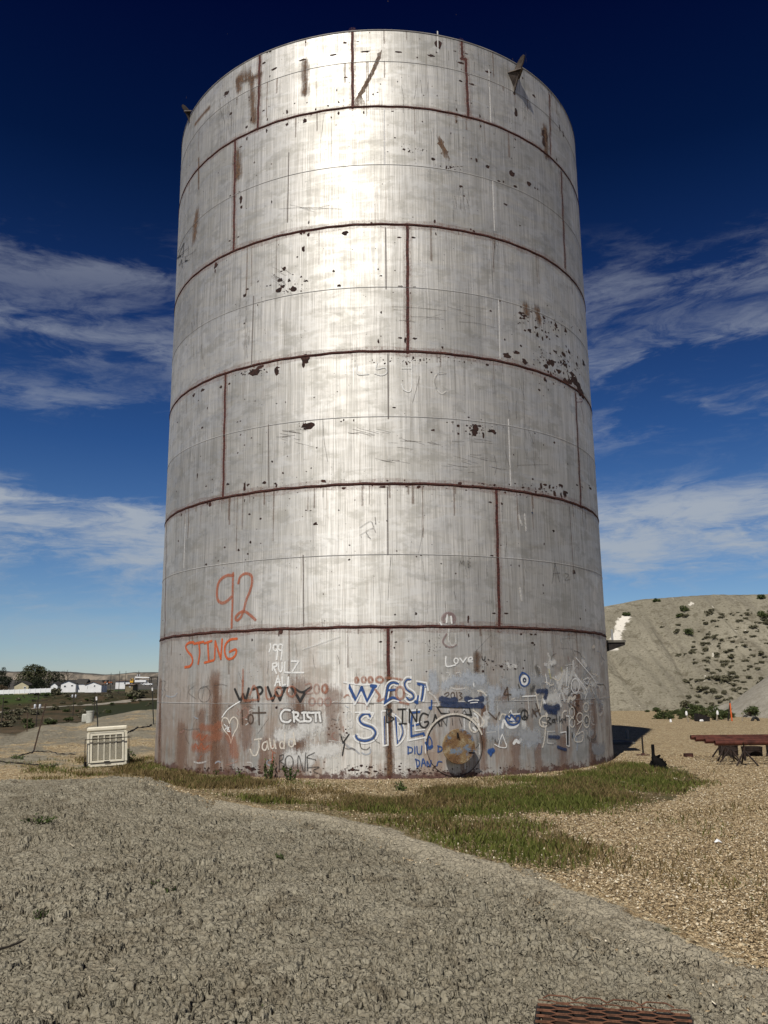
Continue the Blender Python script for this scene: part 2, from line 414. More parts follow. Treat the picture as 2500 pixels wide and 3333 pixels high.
# ---------------------------------------------------------------- the tank
TR = 6.0; TC = Vector((-.0612, 23.443, 0)); ZT = 17.43
ZS = [0.0, 3.031, 6.089, 9.124, 12.237, 15.323, ZT]        # rusty girth seams
ZM = [1.492, 4.55, 7.60, 10.67, 13.77, 16.55]              # thin mid-course welds
def dent(T, Z): return .008*(fbm(T*TR/1.6, Z/1.1, 5, 3)-.5)
def shell(th, z, l=0.0):                  # tank-local point on the (slightly dented) shell
    r = TR+l+float(dent(np.array([th]), np.array([z]))[0]); return Vector((r*math.sin(th), -r*math.cos(th), z))
def on(px, py):
    d = ray(px, py); a = d.x*d.x+d.y*d.y; b = d.x*TC.x+d.y*TC.y; c = TC.x**2+TC.y**2-TR*TR
    D = max(b*b-a*c, 0); tt = (b-math.sqrt(D))/a
    return math.atan2(d.x*tt-TC.x, -(d.y*tt-TC.y)), CAMZ+d.z*tt, tt*FW.dot(d)
K = 1659/2500.0
def ov(x, y): return (x/K, y/K)

def tank_material():
    m, t = mat('weathered aluminium paint')
    uv0 = t.uv(); su = t.n('ShaderNodeSeparateXYZ', {0: uv0}); z = su.outputs[1]; u = su.outputs[0]
    uv = t.mix(.05, uv0, t.noise(t.map(uv0, (1, .5, 1)), 1.6, 4, out='Color'), 'ADD')
    st1 = t.noise(t.map(uv, (3.2, .10, 1)), 2, 5, .6); st2 = t.noise(t.map(uv, (16, .16, 1), loc=(3, 1, 0)), 2, 4, .6)
    st3 = t.noise(t.map(uv, (34, .45, 1), loc=(7, 2, 0)), 1.6, 3, .65)
    hz = t.noise(t.map(uv, (.45, 2.2, 1), loc=(2, 5, 0)), 1.7, 4, .5, 1.2); big = t.noise(uv, .45, 5, .6); mid = t.noise(uv, 2.3, 5, .62); fine = t.noise(uv, 14, 4, .6)
    plate = t.attr('plate')
    f = t.math('ADD', t.math('MULTIPLY', st2, .35), t.math('ADD', t.math('MULTIPLY', st1, .25), t.math('MULTIPLY', st3, .40)))
    base = t.mix(t.ramp(f, .36, .64), (.48, .466, .43), (.83, .808, .765))
    base = t.mix(t.ramp(big, .45, .7, 0, .5), base, (.53, .515, .465))
    base = t.mix(t.math('MULTIPLY', t.math('MULTIPLY', t.ramp(hz, .50, .64), t.ramp(mid, .40, .60)), .62), base, (.76, .75, .72))
    base = t.mix(t.ramp(st3, .60, .72, 0, .42), base, (.85, .84, .82))
    base = t.mix(t.ramp(t.noise(t.map(uv, (1, 1.8, 1), loc=(9, 3, 0)), 1.5, 6, .68), .50, .62, 0, .45), base, (.42, .405, .36)); base = t.mix(t.ramp(mid, .44, .34, 0, .35), base, (.80, .79, .76))
    base = t.mix(t.math('MULTIPLY', t.ramp(t.noise(t.map(uv, (26, .22, 1), loc=(13, 4, 0)), 1.3, 4, .7), .59, .69), .52), base, (.12, .10, .085))
    base = t.mix(.85, base, t.mix(plate, (.82, .82, .82), (1.08, 1.08, 1.08)), 'MULTIPLY')
    # faint brown runs
    run = t.math('MULTIPLY', t.ramp(t.noise(t.map(uv, (5.5, .22, 1), loc=(31, 7, 0)), 1.6, 5, .7), .57, .72), .38)
    base = t.mix(run, base, (.20, .15, .095))
    # brown staining of the lowest course
    lowm = t.math('MULTIPLY', t.ramp(z, 3.4, .6, 0, 1, False), t.ramp(t.math('ADD', t.noise(t.map(uv, (1.3, .28, 1), loc=(4, 2, 0)), 1.6, 6, .65), t.ramp(u, -1.5, -5.5, 0, .12, False)), .48, .62))
    base = t.mix(t.math('MULTIPLY', lowm, .62), base, (.25, .145, .085))
    whit = t.math('MULTIPLY', t.ramp(z, 2.6, .2, 0, 1), t.ramp(mid, .56, .70))
    base = t.mix(t.math('MULTIPLY', whit, .35), base, (.52, .50, .48))
    edge = t.math('ADD', z, t.math('MULTIPLY', t.math('SUBTRACT', t.noise(uv, 3.5, 6, .75), .5), .75))
    rustb = t.ramp(edge, .15, .05)
    base = t.mix(t.math('MULTIPLY', rustb, .92), base, t.mix(fine, (.045, .022, .018), (.145, .060, .045)))
    # pin-head rust specks
    sp = t.noise(uv, 19, 5, .7); reg = t.noise(uv, .8, 3)
    spm = t.ramp(t.math('ADD', sp, t.math('MULTIPLY', reg, .20)), .795, .815)
    base = t.mix(spm, base, (.03, .018, .014))
    painted = t.math('MAXIMUM', rustb, t.math('MULTIPLY', lowm, .5))
    met = t.math('SUBTRACT', .80, t.math('MULTIPLY', t.math('MAXIMUM', painted, spm), .56), clamp=True)
    rough = t.math('ADD', .64, t.math('ADD', t.math('MULTIPLY', t.ramp(hz, .35, .65), -.07), t.math('MULTIPLY', t.ramp(mid, .3, .7), .06)))
    rough = t.math('ADD', rough, t.math('MULTIPLY', painted, .25), clamp=True)
    h = t.math('ADD', t.math('MULTIPLY', hz, 1.0), t.math('MULTIPLY', big, 1.2))
    nr = t.bump(h, .055, .06)
    nr = t.bump(t.math('ADD', st3, fine), .12, .004, nr)
    tg = t.n('ShaderNodeTangent', direction_type='RADIAL', axis='Z').outputs[0]
    t.out(i={'Base Color': base, 'Metallic': met, 'Roughness': rough, 'Normal': nr, 'Anisotropic': .38, 'Anisotropic Rotation': .25, 'Tangent': tg})
    return m
M_TANK = tank_material()

def stroke_mat(name, c1, c2, alpha=1.0, wear=.45, rough=.6, streak=True, ragged=0.0, sc=1.0, soft=.75, metal=0):
    """paint or rust lying on the shell: u runs across the mark, v fades its ends"""
    m, t = mat(name)
    uv = t.uv(); s = t.n('ShaderNodeSeparateXYZ', {0: uv}); P = t.obj()
    a = t.math('SUBTRACT', t.math('MULTIPLY', s.outputs[0], 2), 1); b = t.math('SUBTRACT', 1, s.outputs[1])
    d = t.math('SQRT', t.math('ADD', t.math('MULTIPLY', a, a), t.math('MULTIPLY', b, b)))
    nf = t.noise(P, 22*sc, 5, .68)
    nb = t.noise(P, 4.5*sc, 4, .6)
    if ragged: d = t.math('ADD', d, t.math('MULTIPLY', t.math('SUBTRACT', t.math('ADD', t.math('MULTIPLY', nf, .6), t.math('MULTIPLY', nb, .4)), .5), ragged*2))
    e = t.ramp(d, soft if not ragged else .62, 1.0 if not ragged else .68, 1, 0)
    st = t.noise(t.map(P, (14, 14, .35)), 2.2, 4, .6)
    wn = t.math('ADD', t.math('MULTIPLY', nf, .5), t.math('MULTIPLY', st, .5)) if streak else nf
    wv = t.ramp(wn, .5-.16+(wear-.45)*.3, .5+.06+(wear-.45)*.3, 1-wear*.9 if wear < 1 else .1, 1)
    al = t.math('MULTIPLY', t.math('MULTIPLY', e, wv), alpha)
    col = t.mix(t.ramp(nf, .35, .65), c1, c2)
    t.out(i={'Base Color': col, 'Roughness': rough, 'Alpha': al, 'Metallic': metal, 'Normal': t.bump(nf, .4, .006)})
    return m
def film_mat(name, c1, c2, alpha=.8, lo=.60, hi=.78, rough=.75):
    m, t = mat(name); uv = t.uv(); s_ = t.n('ShaderNodeSeparateXYZ', {0: uv}); P = t.obj()
    a = t.math('SUBTRACT', t.math('MULTIPLY', s_.outputs[0], 2), 1); b_ = t.math('SUBTRACT', 1, s_.outputs[1])
    d = t.math('SUBTRACT', 1, t.math('SQRT', t.math('ADD', t.math('MULTIPLY', a, a), t.math('MULTIPLY', b_, b_))), clamp=True)
    st = t.noise(t.map(P, (20, 20, 1.0)), 1.6, 5, .7); nf = t.noise(P, 16, 6, .72); nb = t.noise(P, 2.6, 5, .65)
    n = t.math('ADD', t.math('MULTIPLY', st, .45), t.math('ADD', t.math('MULTIPLY', nf, .25), t.math('MULTIPLY', nb, .30)))
    al = t.math('MULTIPLY', t.math('MULTIPLY', t.ramp(t.math('ADD', n, t.math('MULTIPLY', d, .32)), lo, hi), t.ramp(d, .0, .30)), alpha)
    t.out(i={'Base Color': t.mix(t.ramp(nf, .35, .65), c1, c2), 'Roughness': rough, 'Alpha': al, 'Normal': t.bump(nf, .3, .004)}); return m
INK = {}
def ink(k, film=False):
    if film:
        if k+'_film' not in INK:
            D = dict(stain=((.17, .085, .052), (.24, .135, .09)), faint_white=((.56, .55, .52), (.70, .69, .66)), white=((.66, .66, .64), (.78, .78, .76)), cream=((.58, .52, .42), (.68, .62, .52)), pale_grey=((.34, .35, .36), (.43, .44, .45)), steel_blue=((.36, .39, .43), (.47, .50, .54)),
                     halo=((.12, .11, .10), (.18, .17, .15)), grey=((.10, .095, .09), (.15, .14, .13)), faded_orange=((.34, .115, .055), (.40, .16, .09)), pink=((.36, .19, .15), (.42, .24, .19)), worn_black=((.03, .03, .03), (.06, .055, .05)), navy=((.012, .025, .07), (.03, .05, .12)), rust_red=((.17, .04, .03), (.22, .07, .05)))
            c = D.get(k, ((.4, .4, .4), (.5, .5, .5))); INK[k+'_film'] = film_mat('smeared '+k.replace('_', ' '), c[0], c[1], {'navy': .78, 'faded_orange': .42, 'stain': .46, 'faint_white': .80, 'steel_blue': .72}.get(k, .62), .50 if k == 'navy' else .56, .62 if k == 'navy' else .74)
        return INK[k+'_film']
    if k in INK: return INK[k]
    D = dict(
        orange=((.46, .085, .022), (.58, .13, .04), .96, .30), rust_orange=((.36, .10, .045), (.44, .13, .06), .72, .5), faded_orange=((.34, .115, .055), (.40, .15, .08), .62, .6),
        pink=((.36, .19, .15), (.42, .24, .19), .52, .6), white=((.74, .74, .72), (.84, .84, .82), .92, .35), faint_white=((.66, .65, .62), (.76, .75, .72), .62, .6), cream=((.66, .60, .50), (.76, .71, .63), .86, .45),
        black=((.012, .012, .012), (.03, .028, .026), .95, .25), worn_black=((.025, .022, .02), (.05, .045, .04), .72, .55), grey=((.07, .065, .06), (.11, .10, .09), .45, .6), halo=((.10, .09, .08), (.14, .12, .105), .5, .5),
        brown=((.065, .04, .026), (.10, .065, .045), .85, .4), blue=((.015, .055, .19), (.03, .09, .28), .95, .3), navy=((.012, .025, .07), (.03, .05, .12), .88, .35), yellow=((.62, .58, .20), (.6, .55, .3), .55, .5),
        rust_red=((.17, .03, .025), (.22, .05, .04), .45, .6), pale_grey=((.36, .37, .39), (.43, .44, .46), .62, .35), purple_brown=((.19, .10, .10), (.24, .14, .14), .55, .45), steel_blue=((.34, .38, .43), (.44, .48, .53), .60, .45))[k]
    INK[k] = stroke_mat('paint '+k.replace('_', ' '), D[0], D[1], D[2], D[3], soft=.64)
    return INK[k]
_lift = [0]
def nlift(step=.000009):
    _lift[0] += 1; return .0012+_lift[0]*step
def crom(pts, n=7):
    P = [np.array(p, float) for p in pts]; P = [2*P[0]-P[1]]+P+[2*P[-1]-P[-2]]; o = []
    for i in range(1, len(P)-2):
        for k in range(n):
            s = k/n
            o.append(.5*((2*P[i])+(-P[i-1]+P[i+1])*s+(2*P[i-1]-5*P[i]+4*P[i+1]-P[i+2])*s*s+(-P[i-1]+3*P[i]-3*P[i+1]+P[i+2])*s**3))
    o.append(P[-2]); return o
def ribbon(mb, pts, wid, step=None):
    """pts: (theta, z) along the mark; wid metres"""
    if mb.uv is None: mb.uv = []
    Q = [np.array((a*TR, b)) for a, b in pts]
    q = [Q[0]]
    for p in Q[1:]:
        if np.linalg.norm(p-q[-1]) > wid*.12: q.append(p)
    if len(q) < 2: q.append(q[0]+np.array((wid*.3, 0)))
    d0 = q[0]-q[1]; d0 = d0/np.linalg.norm(d0); d1 = q[-1]-q[-2]; d1 = d1/np.linalg.norm(d1)
    q = [q[0]+d0*wid*.5]+q+[q[-1]+d1*wid*.5]
    seg = step or max(wid*.6, .02); P = [q[0]]; vv = [0.0]
    for i in range(1, len(q)):
        L = np.linalg.norm(q[i]-q[i-1]); k = max(1, int(math.ceil(L/seg)))
        for j in range(1, k+1):
            P.append(q[i-1]+(q[i]-q[i-1])*j/k)
            vv.append(1.0 if 1 <= i < len(q)-1 or j < k and i == 1 and False else (1.0 if i < len(q)-1 else 1-j/k))
    # v: 0 at the outer tips, 1 along the body
    n = len(P); k1 = 0
    cum = [0.0]
    for i in range(1, n): cum.append(cum[-1]+np.linalg.norm(P[i]-P[i-1]))
    vv = [min(1, min(c, cum[-1]-c)/(wid*.5)) for c in cum]
    l0 = nlift(); o = len(mb.v); vs = []; fs = []
    for i, p in enumerate(P):
        tg = P[min(i+1, n-1)]-P[max(i-1, 0)]; tg = tg/(np.linalg.norm(tg)+1e-9); nr = np.array((-tg[1], tg[0]))
        for s, uu in ((-.5, 0), (0, .5), (.5, 1)):
            e = p+nr*wid*s; vs.append(shell(e[0]/TR, e[1], l0+.000008*i/n)); mb.uv.append((uu, vv[i]))
        if i: fs += [(3*i-3, 3*i-2, 3*i+1, 3*i), (3*i-2, 3*i-1, 3*i+2, 3*i+1)]
    mb.add(vs, fs)
REG = {'A': (480, 2000, .46414), 'B': (1050, 2000, .33153), 'C': (1500, 2000, .33153), 'D': (600, 1800, .36166), 'E': (1200, 1100, .48222), 'F': (540, 460, .42797), 'H': (560, 60, .41591),
       'I': (1250, 60, .42194), 'J': (1200, 460, .45208), 'K': (500, 1150, .45208), 'O': (0, 0, 1/K)}
def rp(r, p): x0, y0, s = REG[r]; return (x0+p[0]*s, y0+p[1]*s)
def stroke(mb, r, wpx, pts, curve=True):
    pp = [rp(r, p) for p in pts]
    if curve and len(pp) > 2: pp = [tuple(p) for p in crom(pp)]
    S = [on(*p) for p in pp]; wm = 1.32*wpx*REG[r][2]*S[0][2]/FPX
    if curve: ribbon(mb, [(s[0], s[1]) for s in S], wm)
    else:
        for i in range(len(S)-1): ribbon(mb, [(S[i][0], S[i][1]), (S[i+1][0], S[i+1][1])], wm)
def circ(cx, cy, rx, ry, a0=0, a1=360, n=14): return [(cx+rx*math.cos(rad(a0+(a1-a0)*i/n)), cy+ry*math.sin(rad(a0+(a1-a0)*i/n))) for i in range(n+1)]

tank = thing('storage_tank', 'huge silver steel storage tank streaked with rust and covered in graffiti at its foot', 'storage tank', TC)
def build_shell():
    nt_ = 540; zs = []
    for a, b in zip(ZS[:-1], ZS[1:]): zs += list(np.linspace(a, b, 25)[:-1])
    zs = np.array(zs+[ZT]); th = np.linspace(-math.pi, math.pi, nt_+1)
    T, Z = np.meshgrid(th, zs, indexing='xy')
    # slight plate dents
    rr = TR+dent(T, Z)
    V = np.stack([rr*np.sin(T), -rr*np.cos(T), Z], -1).reshape(-1, 3)
    n, m_ = T.shape; idx = np.arange(n*m_).reshape(n, m_)
    F = np.stack([idx[:-1, :-1], idx[:-1, 1:], idx[1:, 1:], idx[1:, :-1]], -1).reshape(-1, 4)
    # a number per plate
    zc = Z; row = np.searchsorted(np.array(sorted(ZS+ZM)), zc+1e-4); off = (row*1.37) % 3.7
    pl = _h(np.floor((T*TR+off*2.1+40)/4.7), row, 77).ravel()
    o = npmesh('shell', V, F, M_TANK, dict(plate=pl), smooth=True, parent=tank)
    uvl = o.data.uv_layers.new(name='UVMap'); li = np.zeros(len(o.data.loops), np.int32); o.data.loops.foreach_get('vertex_index', li)
    UV = np.stack([T.ravel()*TR, Z.ravel()], 1)[li]; uvl.data.foreach_set('uv', UV.astype(np.float32).ravel())
    return o
build_shell()
def simple(name, c1, c2, rough=.7, scale=6, metal=0, bump=.3, bd=.004, spec=.3):
    m, t = mat(name); P = t.obj(); n = t.noise(P, scale, 6, .65); n2 = t.noise(P, scale*6, 3)
    c = t.mix(t.ramp(t.math('ADD', t.math('MULTIPLY', n, .7), t.math('MULTIPLY', n2, .3)), .36, .64), c1, c2)
    t.out(i={'Base Color': c, 'Roughness': rough, 'Metallic': metal, 'Specular IOR Level': spec, 'Normal': t.bump(n2, bump, bd)})
    return m
M_RUSTSOLID = simple('dark rust', (.030, .013, .010), (.085, .034, .025), .85, 9)
M_DKSTEEL = simple('dark steel', (.012, .011, .011), (.035, .028, .024), .6, 8, .3)
M_TANKROOF = simple('roof steel', (.16, .15, .14), (.28, .27, .26), .6, 2)
b = MB(); b.lathe([(.0, 17.30), (3, 17.22), (5.985, 17.10)], 120); b.build('roof_deck', M_TANKROOF, tank, True)
b = MB(); b.lathe([(5.965, ZT-.35), (5.965, ZT+.012), (6.012, ZT+.012), (6.012, ZT-.012)], 360); b.build('top_rim', M_TANKROOF, tank, True)
M_SEAM = stroke_mat('rusty weld bead', (.030, .009, .007), (.105, .026, .019), .97, .22, .85, False, .20, 1.0)
M_BLEED = stroke_mat('rust bleeding', (.13, .045, .032), (.22, .095, .065), .34, .8, .85, False, .42, .8)
M_THIN = stroke_mat('pale weld bead', (.55, .54, .52), (.70, .69, .67), .9, .25, .5, False)
M_THINB = stroke_mat('dark weld bead', (.12, .10, .09), (.24, .21, .19), .75, .4, .7, False)
for i, z in enumerate(ZS[1:-1]):
    lo, hi = -math.pi, math.pi
    b = MB(); ribbon(b, [(-1.65+3.3*k/150, z+.006*math.sin(k*1.31+i)+.005*math.sin(k*.47)) for k in range(151)], .105, .12); b.build('weld_seam', M_SEAM, tank)
    b = MB(); ribbon(b, [(-1.65+3.3*k/150, z+.02*math.sin(k*.5+i)) for k in range(151)], .34 if i < 4 else .24, .12); b.build('seam_rust', M_BLEED, tank)
    b = MB(); b.tube([shell(-1.7+3.4*k/160, z, .004) for k in range(161)], .012, 5); b.build('seam_bead', M_RUSTSOLID, tank, 'all')
for z in ZM:
    b = MB(); b.tube([shell(-1.7+3.4*k/160, z, .001) for k in range(161)], .0065, 5); b.build('plate_joint', M_TANK if False else M_TANKROOF, tank, 'all')
    b = MB(); ribbon(b, [(-1.65+3.3*k/150, z+.003) for k in range(151)], .022, .12); b.build('plate_joint', M_THIN, tank)
VR = [(561, 122, 557, 277), (761, 66, 762, 233), (997, 90, 999, 127), (1006, 127, 1012, 254), (1187, 205, 1189, 332), (508, 305, 505, 540), (1212, 372, 1221, 578), (880, 488, 881, 762),
      (487, 806, 482, 1073), (1243, 852, 1255, 1093), (1072, 1060, 1079, 1356), (360, 1110, 356, 1378), (838, 1357, 842, 1684)]
for k, (x0, y0, x1, y1) in enumerate(VR):
    thin = x0 in (1187, 360)
    n = 14; S = [on(*ov(x0+(x1-x0)*i/n+.5*math.sin(i*1.7), y0+(y1-y0)*i/n)) for i in range(n+1)]
    pts = [(s[0], s[1]) for s in S]
    b = MB(); ribbon(b, pts, .06 if thin else .105, .1); b.build('upright_seam', M_SEAM, tank)
    b = MB(); ribbon(b, pts, .2 if thin else .30, .1); b.build('seam_rust', M_BLEED, tank)
b = MB(); S = [on(*ov(996, 127)), on(*ov(1007, 128))]; ribbon(b, [(s[0], s[1]) for s in S], .1, .05); b.build('upright_seam', M_SEAM, tank)
VT = [(830, 236, 831, 356, 0), (1064, 390, 1068, 498, 0), (833, 492, 834, 624, 1), (1077, 646, 1080, 774, 0), (838, 766, 839, 904, 1), (580, 918, 581, 1052, 1), (1098, 906, 1103, 1048, 0), (837, 1052, 838, 1198, 1),
      (655, 1200, 656, 1352, 1), (624, 330, 621, 480, 1), (548, 640, 543, 790, 1), (1056, 150, 1060, 262, 0), (401, 1110, 397, 1226, 0), (1230, 1095, 1240, 1250, 1), (945, 68, 946, 112, 0), (1002, 1525, 1005, 1660, 0), (655, 1523, 655, 1640, 1)]
for x0, y0, x1, y1, dk in VT:
    S = [on(*ov(x0+(x1-x0)*i/8, y0+(y1-y0)*i/8)) for i in range(9)]
    b = MB(); ribbon(b, [(s[0], s[1]) for s in S], .035, .1); b.build('plate_joint', M_THINB if dk else M_THIN, tank)

# blobs: chipped paint and rust spots (outline polygons on the shell)
M_CHIP = simple('bare rusty chips', (.012, .008, .007), (.05, .022, .017), .9, 12)
M_BRUST = simple('brown rust patch', (.10, .05, .03), (.20, .10, .06), .9, 10)
def blob(mb, px, py, rx, ry, n=11, rag=.35):
    l = .0009+random.random()*.0003; th, z, dep = on(px, py); k = dep/FPX; vs = [shell(th, z, l)]; ph = random.random()*6
    cs = max(math.cos(th)+.0, .35)
    for i in range(n):
        a = 2*math.pi*i/n; r = 1+rag*(random.random()*2-1)
        vs.append(shell(th+1.02*rx*k*r*math.cos(a)/TR/cs, z+1.02*ry*k*r*math.sin(a), l))
    mb.add(vs, [(0, i+1, (i+1) % n+1) for i in range(n)])
b = MB()
def sp(r, lst):
    for e in lst: x, y = rp(r, e[:2]); s = REG[r][2]; blob(b, x, y, e[2]*s, (e[3] if len(e) > 3 else e[2])*s)
sp('H', [(1020, 325, 35, 10), (800, 396, 26, 10), (1258, 286, 34, 8), (1515, 260, 36, 8), (1355, 190, 15, 9), (720, 348, 12, 10), (1360, 461, 20, 7), (1305, 657, 6, 12), (770, 258, 10, 9), (745, 268, 8, 8), (1045, 185, 7, 9), (1455, 181, 14, 4),
         (765, 453, 5, 8), (745, 795, 5, 14), (900, 735, 8, 18), (585, 850, 9, 12), (740, 880, 8, 15), (900, 828, 10, 14), (1040, 800, 18, 20), (1090, 745, 20, 14), (1303, 742, 10, 14), (1500, 735, 6, 12), (585, 942, 7, 18), (425, 585, 22, 16), (460, 745, 12, 14), (620, 790, 7, 22), (715, 722, 12, 6), (1125, 712, 6, 12)])
sp('I', [(115, 260, 34, 9), (365, 287, 30, 10), (415, 203, 32, 36), (588, 342, 24, 11), (803, 413, 26, 12), (592, 481, 14, 9), (680, 508, 22, 8), (1005, 580, 9, 18), (1018, 725, 13, 36), (1158, 598, 14, 12), (560, 705, 6, 16), (560, 793, 7, 13), (740, 752, 6, 16), (745, 832, 6, 14), (66, 716, 10, 5), (155, 1010, 12, 10), (378, 1086, 14, 11), (800, 1140, 16, 12),
         (675, 1082, 7, 6), (715, 1095, 10, 18), (1012, 932, 7, 9), (985, 1080, 4, 5), (1250, 1078, 5, 12), (1240, 900, 24, 60), (1235, 960, 16, 40), (548, 253, 12, 5), (635, 272, 14, 5), (1355, 850, 8, 30), (1382, 895, 7, 24), (85, 920, 7, 7), (1332, 1090, 6, 16), (405, 262, 7, 6)])
sp('J', [(462, 128, 13, 9), (1033, 235, 20, 24), (858, 181, 15, 12), (1155, 305, 18, 18), (1055, 324, 17, 10), (560, 190, 6, 14), (588, 186, 7, 9), (612, 184, 7, 5), (985, 454, 14, 10), (938, 287, 10, 8), (970, 291, 7, 8), (1198, 336, 8, 7), (1216, 346, 6, 6), (665, 325, 18, 9), (220, 692, 16, 6), (322, 694, 16, 8), (484, 667, 5, 14), (228, 1046, 16, 8), (330, 1052, 14, 7), (228, 1416, 18, 6), (332, 1420, 16, 7),
         (265, 1430, 8, 24), (878, 1222, 10, 8), (980, 1428, 6, 10), (945, 1146, 8, 10), (735, 634, 6, 10), (757, 646, 8, 10), (476, 574, 8, 16), (20, 588, 8, 8), (190, 930, 4, 5), (68, 922, 5, 5), (530, 1484, 6, 10), (90, 1232, 6, 8), (70, 1440, 8, 20), (300, 1092, 4, 6), (1160, 1362, 14, 18), (1126, 1362, 10, 8), (1062, 1524, 24, 10), (1090, 607, 6, 6)])
sp('F', [(380, 945, 18, 24), (375, 985, 8, 16), (1030, 695, 14, 22), (1052, 690, 10, 14), (1085, 712, 10, 14), (1362, 697, 24, 18), (1087, 616, 6, 14), (900, 970, 15, 16), (870, 1055, 22, 18), (862, 1130, 24, 22), (890, 1105, 16, 12), (970, 1122, 28, 24), (938, 1060, 10, 14), (1030, 1030, 9, 8), (1062, 1062, 14, 7), (1318, 1097, 15, 12), (1275, 987, 9, 10), (600, 1172, 14, 14), (620, 1125, 12, 7), (572, 440, 14, 30),
         (575, 500, 9, 12), (672, 160, 6, 7), (400, 240, 4, 5), (570, 42, 10, 6), (560, 384, 9, 5), (490, 414, 9, 5), (550, 728, 9, 5), (485, 757, 9, 6), (1615, 973, 6, 6), (697, 1246, 5, 6), (597, 1385, 6, 6), (1045, 820, 12, 24), (1000, 880, 7, 7), (1635, 1023, 12, 6), (1637, 1302, 6, 8), (1060, 1655, 30, 34), (1048, 1690, 14, 28), (715, 1715, 26, 14), (850, 1722, 16, 10), (688, 258, 4, 5), (805, 460, 4, 14)])
sp('K', [(1090, 45, 26, 40), (735, 135, 34, 30), (700, 140, 20, 14), (770, 100, 16, 14), (884, 128, 17, 32), (290, 300, 14, 12), (352, 265, 18, 12), (1110, 522, 46, 22), (1108, 540, 22, 12), (545, 220, 9, 9), (485, 242, 12, 10), (405, 1088, 14, 14), (390, 1080, 10, 10), (200, 1165, 5, 10), (388, 395, 4, 10), (322, 340, 5, 6), (950, 352, 4, 6), (690, 1158, 9, 8), (1165, 1228, 18, 12), (1098, 1130, 6, 4), (770, 1190, 8, 8), (697, 1360, 8, 10), (612, 1415, 9, 9),
         (513, 1396, 7, 7), (678, 1445, 8, 6), (378, 1520, 9, 7), (1410, 1382, 7, 4), (1408, 1486, 9, 7), (607, 716, 5, 7), (855, 780, 8, 9), (932, 862, 8, 8), (535, 942, 12, 8), (1175, 680, 6, 6), (315, 880, 6, 20), (163, 994, 4, 7), (885, 956, 8, 12), (625, 488, 6, 5), (603, 494, 6, 5), (1350, 490, 7, 5), (1442, 482, 5, 10), (655, 1062, 5, 12), (720, 1042, 4, 5), (350, 535, 9, 10), (1290, 1475, 0.1, .1), (655, 960, 9, 34)])
sp('E', [(722, 610, 26, 32), (715, 640, 20, 22), (745, 595, 16, 8), (832, 628, 26, 14), (852, 640, 12, 10), (435, 622, 12, 7), (172, 470, 12, 6), (565, 568, 9, 5), (530, 570, 6, 4), (775, 660, 8, 20), (605, 595, 9, 9), (1248, 1303, 10, 9), (1385, 1580, 14, 16), (588, 1590, 6, 6), (178, 1868, 6, 6), (930, 118, 30, 22), (1000, 97, 20, 9), (1230, 165, 26, 24), (1195, 190, 20, 18), (1050, 160, 18, 18), (1375, 265, 44, 40), (1400, 300, 34, 40), (1330, 290, 26, 20), (1420, 345, 22, 40), (1440, 380, 20, 34), (1285, 225, 20, 16),
         (820, 1110, 12, 6), (898, 1120, 8, 10), (832, 1470, 12, 5), (1108, 953, 8, 6), (1165, 1000, 10, 24), (1190, 990, 16, 9), (1256, 1050, 10, 20), (1325, 1050, 14, 28), (1300, 1060, 8, 20), (96, 1006, 24, 7), (1185, 1390, 4, 9), (1178, 1668, 4, 8), (1180, 1722, 4, 5), (490, 1524, 5, 5), (1254, 705, 8, 7), (1122, 643, 5, 7), (1016, 1538, 5, 7), (1180, 722, 4, 6), (1152, 352, 8, 8), (500, 65, 6, 10), (800, 182, 10, 10), (424, 232, 6, 6), (930, 1860, 16, 6), (845, 1858, 12, 5), (672, 1895, 7, 30), (320, 1862, 8, 10), (1428, 1895, 5, 8), (1465, 1838, 4, 9)])
sp('B', [(572, 270, 14, 7), (720, 272, 14, 7), (705, 327, 9, 8), (845, 262, 8, 6), (1048, 262, 6, 12), (1020, 560, 8, 7), (1578, 560, 10, 12), (1052, 345, 5, 6), (755, 1490, 14, 8), (770, 1462, 9, 6), (430, 1545, 20, 10), (485, 1500, 9, 12), (455, 1555, 16, 8), (1435, 207, 6, 20), (1428, 50, 7, 22), (680, 170, 12, 14), (208, 962, 8, 6), (228, 1128, 9, 8), (60, 1130, 7, 6)])
sp('C', [(592, 193, 14, 12), (690, 195, 16, 9), (732, 196, 16, 8), (705, 280, 18, 8), (722, 297, 9, 10), (398, 510, 16, 11), (538, 533, 7, 10), (320, 542, 7, 8), (300, 318, 4, 5), (345, 500, 6, 5), (490, 500, 8, 10), (600, 872, 6, 8), (215, 555, 8, 10), (870, 720, 7, 9), (1172, 40, 9, 9), (78, 205, 6, 20), (70, 45, 6, 20)])
sp('A', [(735, 180, 7, 9), (905, 652, 9, 9), (1635, 192, 12, 6), (922, 130, 6, 22), (940, 122, 12, 16), (365, 1085, 14, 12), (430, 1078, 8, 8), (75, 1068, 24, 8), (120, 1075, 16, 8), (790, 1110, 20, 12), (735, 1085, 30, 14), (700, 1070, 20, 9), (1470, 1092, 24, 6), (1560, 1070, 12, 7), (1600, 1100, 14, 8)])
def cluster(r, cx, cy, rx, ry, n, s0, s1, tall=1.0):
    for _ in range(n):
        x = cx+random.gauss(0, .5)*rx; y = cy+random.gauss(0, .5)*ry; s = random.uniform(s0, s1)*random.random()
        q = rp(r, (x, y)); blob(b, q[0], q[1], (s+.6)*REG[r][2]*1.3, (s*tall*random.uniform(.6, 1.5)+.6)*REG[r][2], 8, .45)
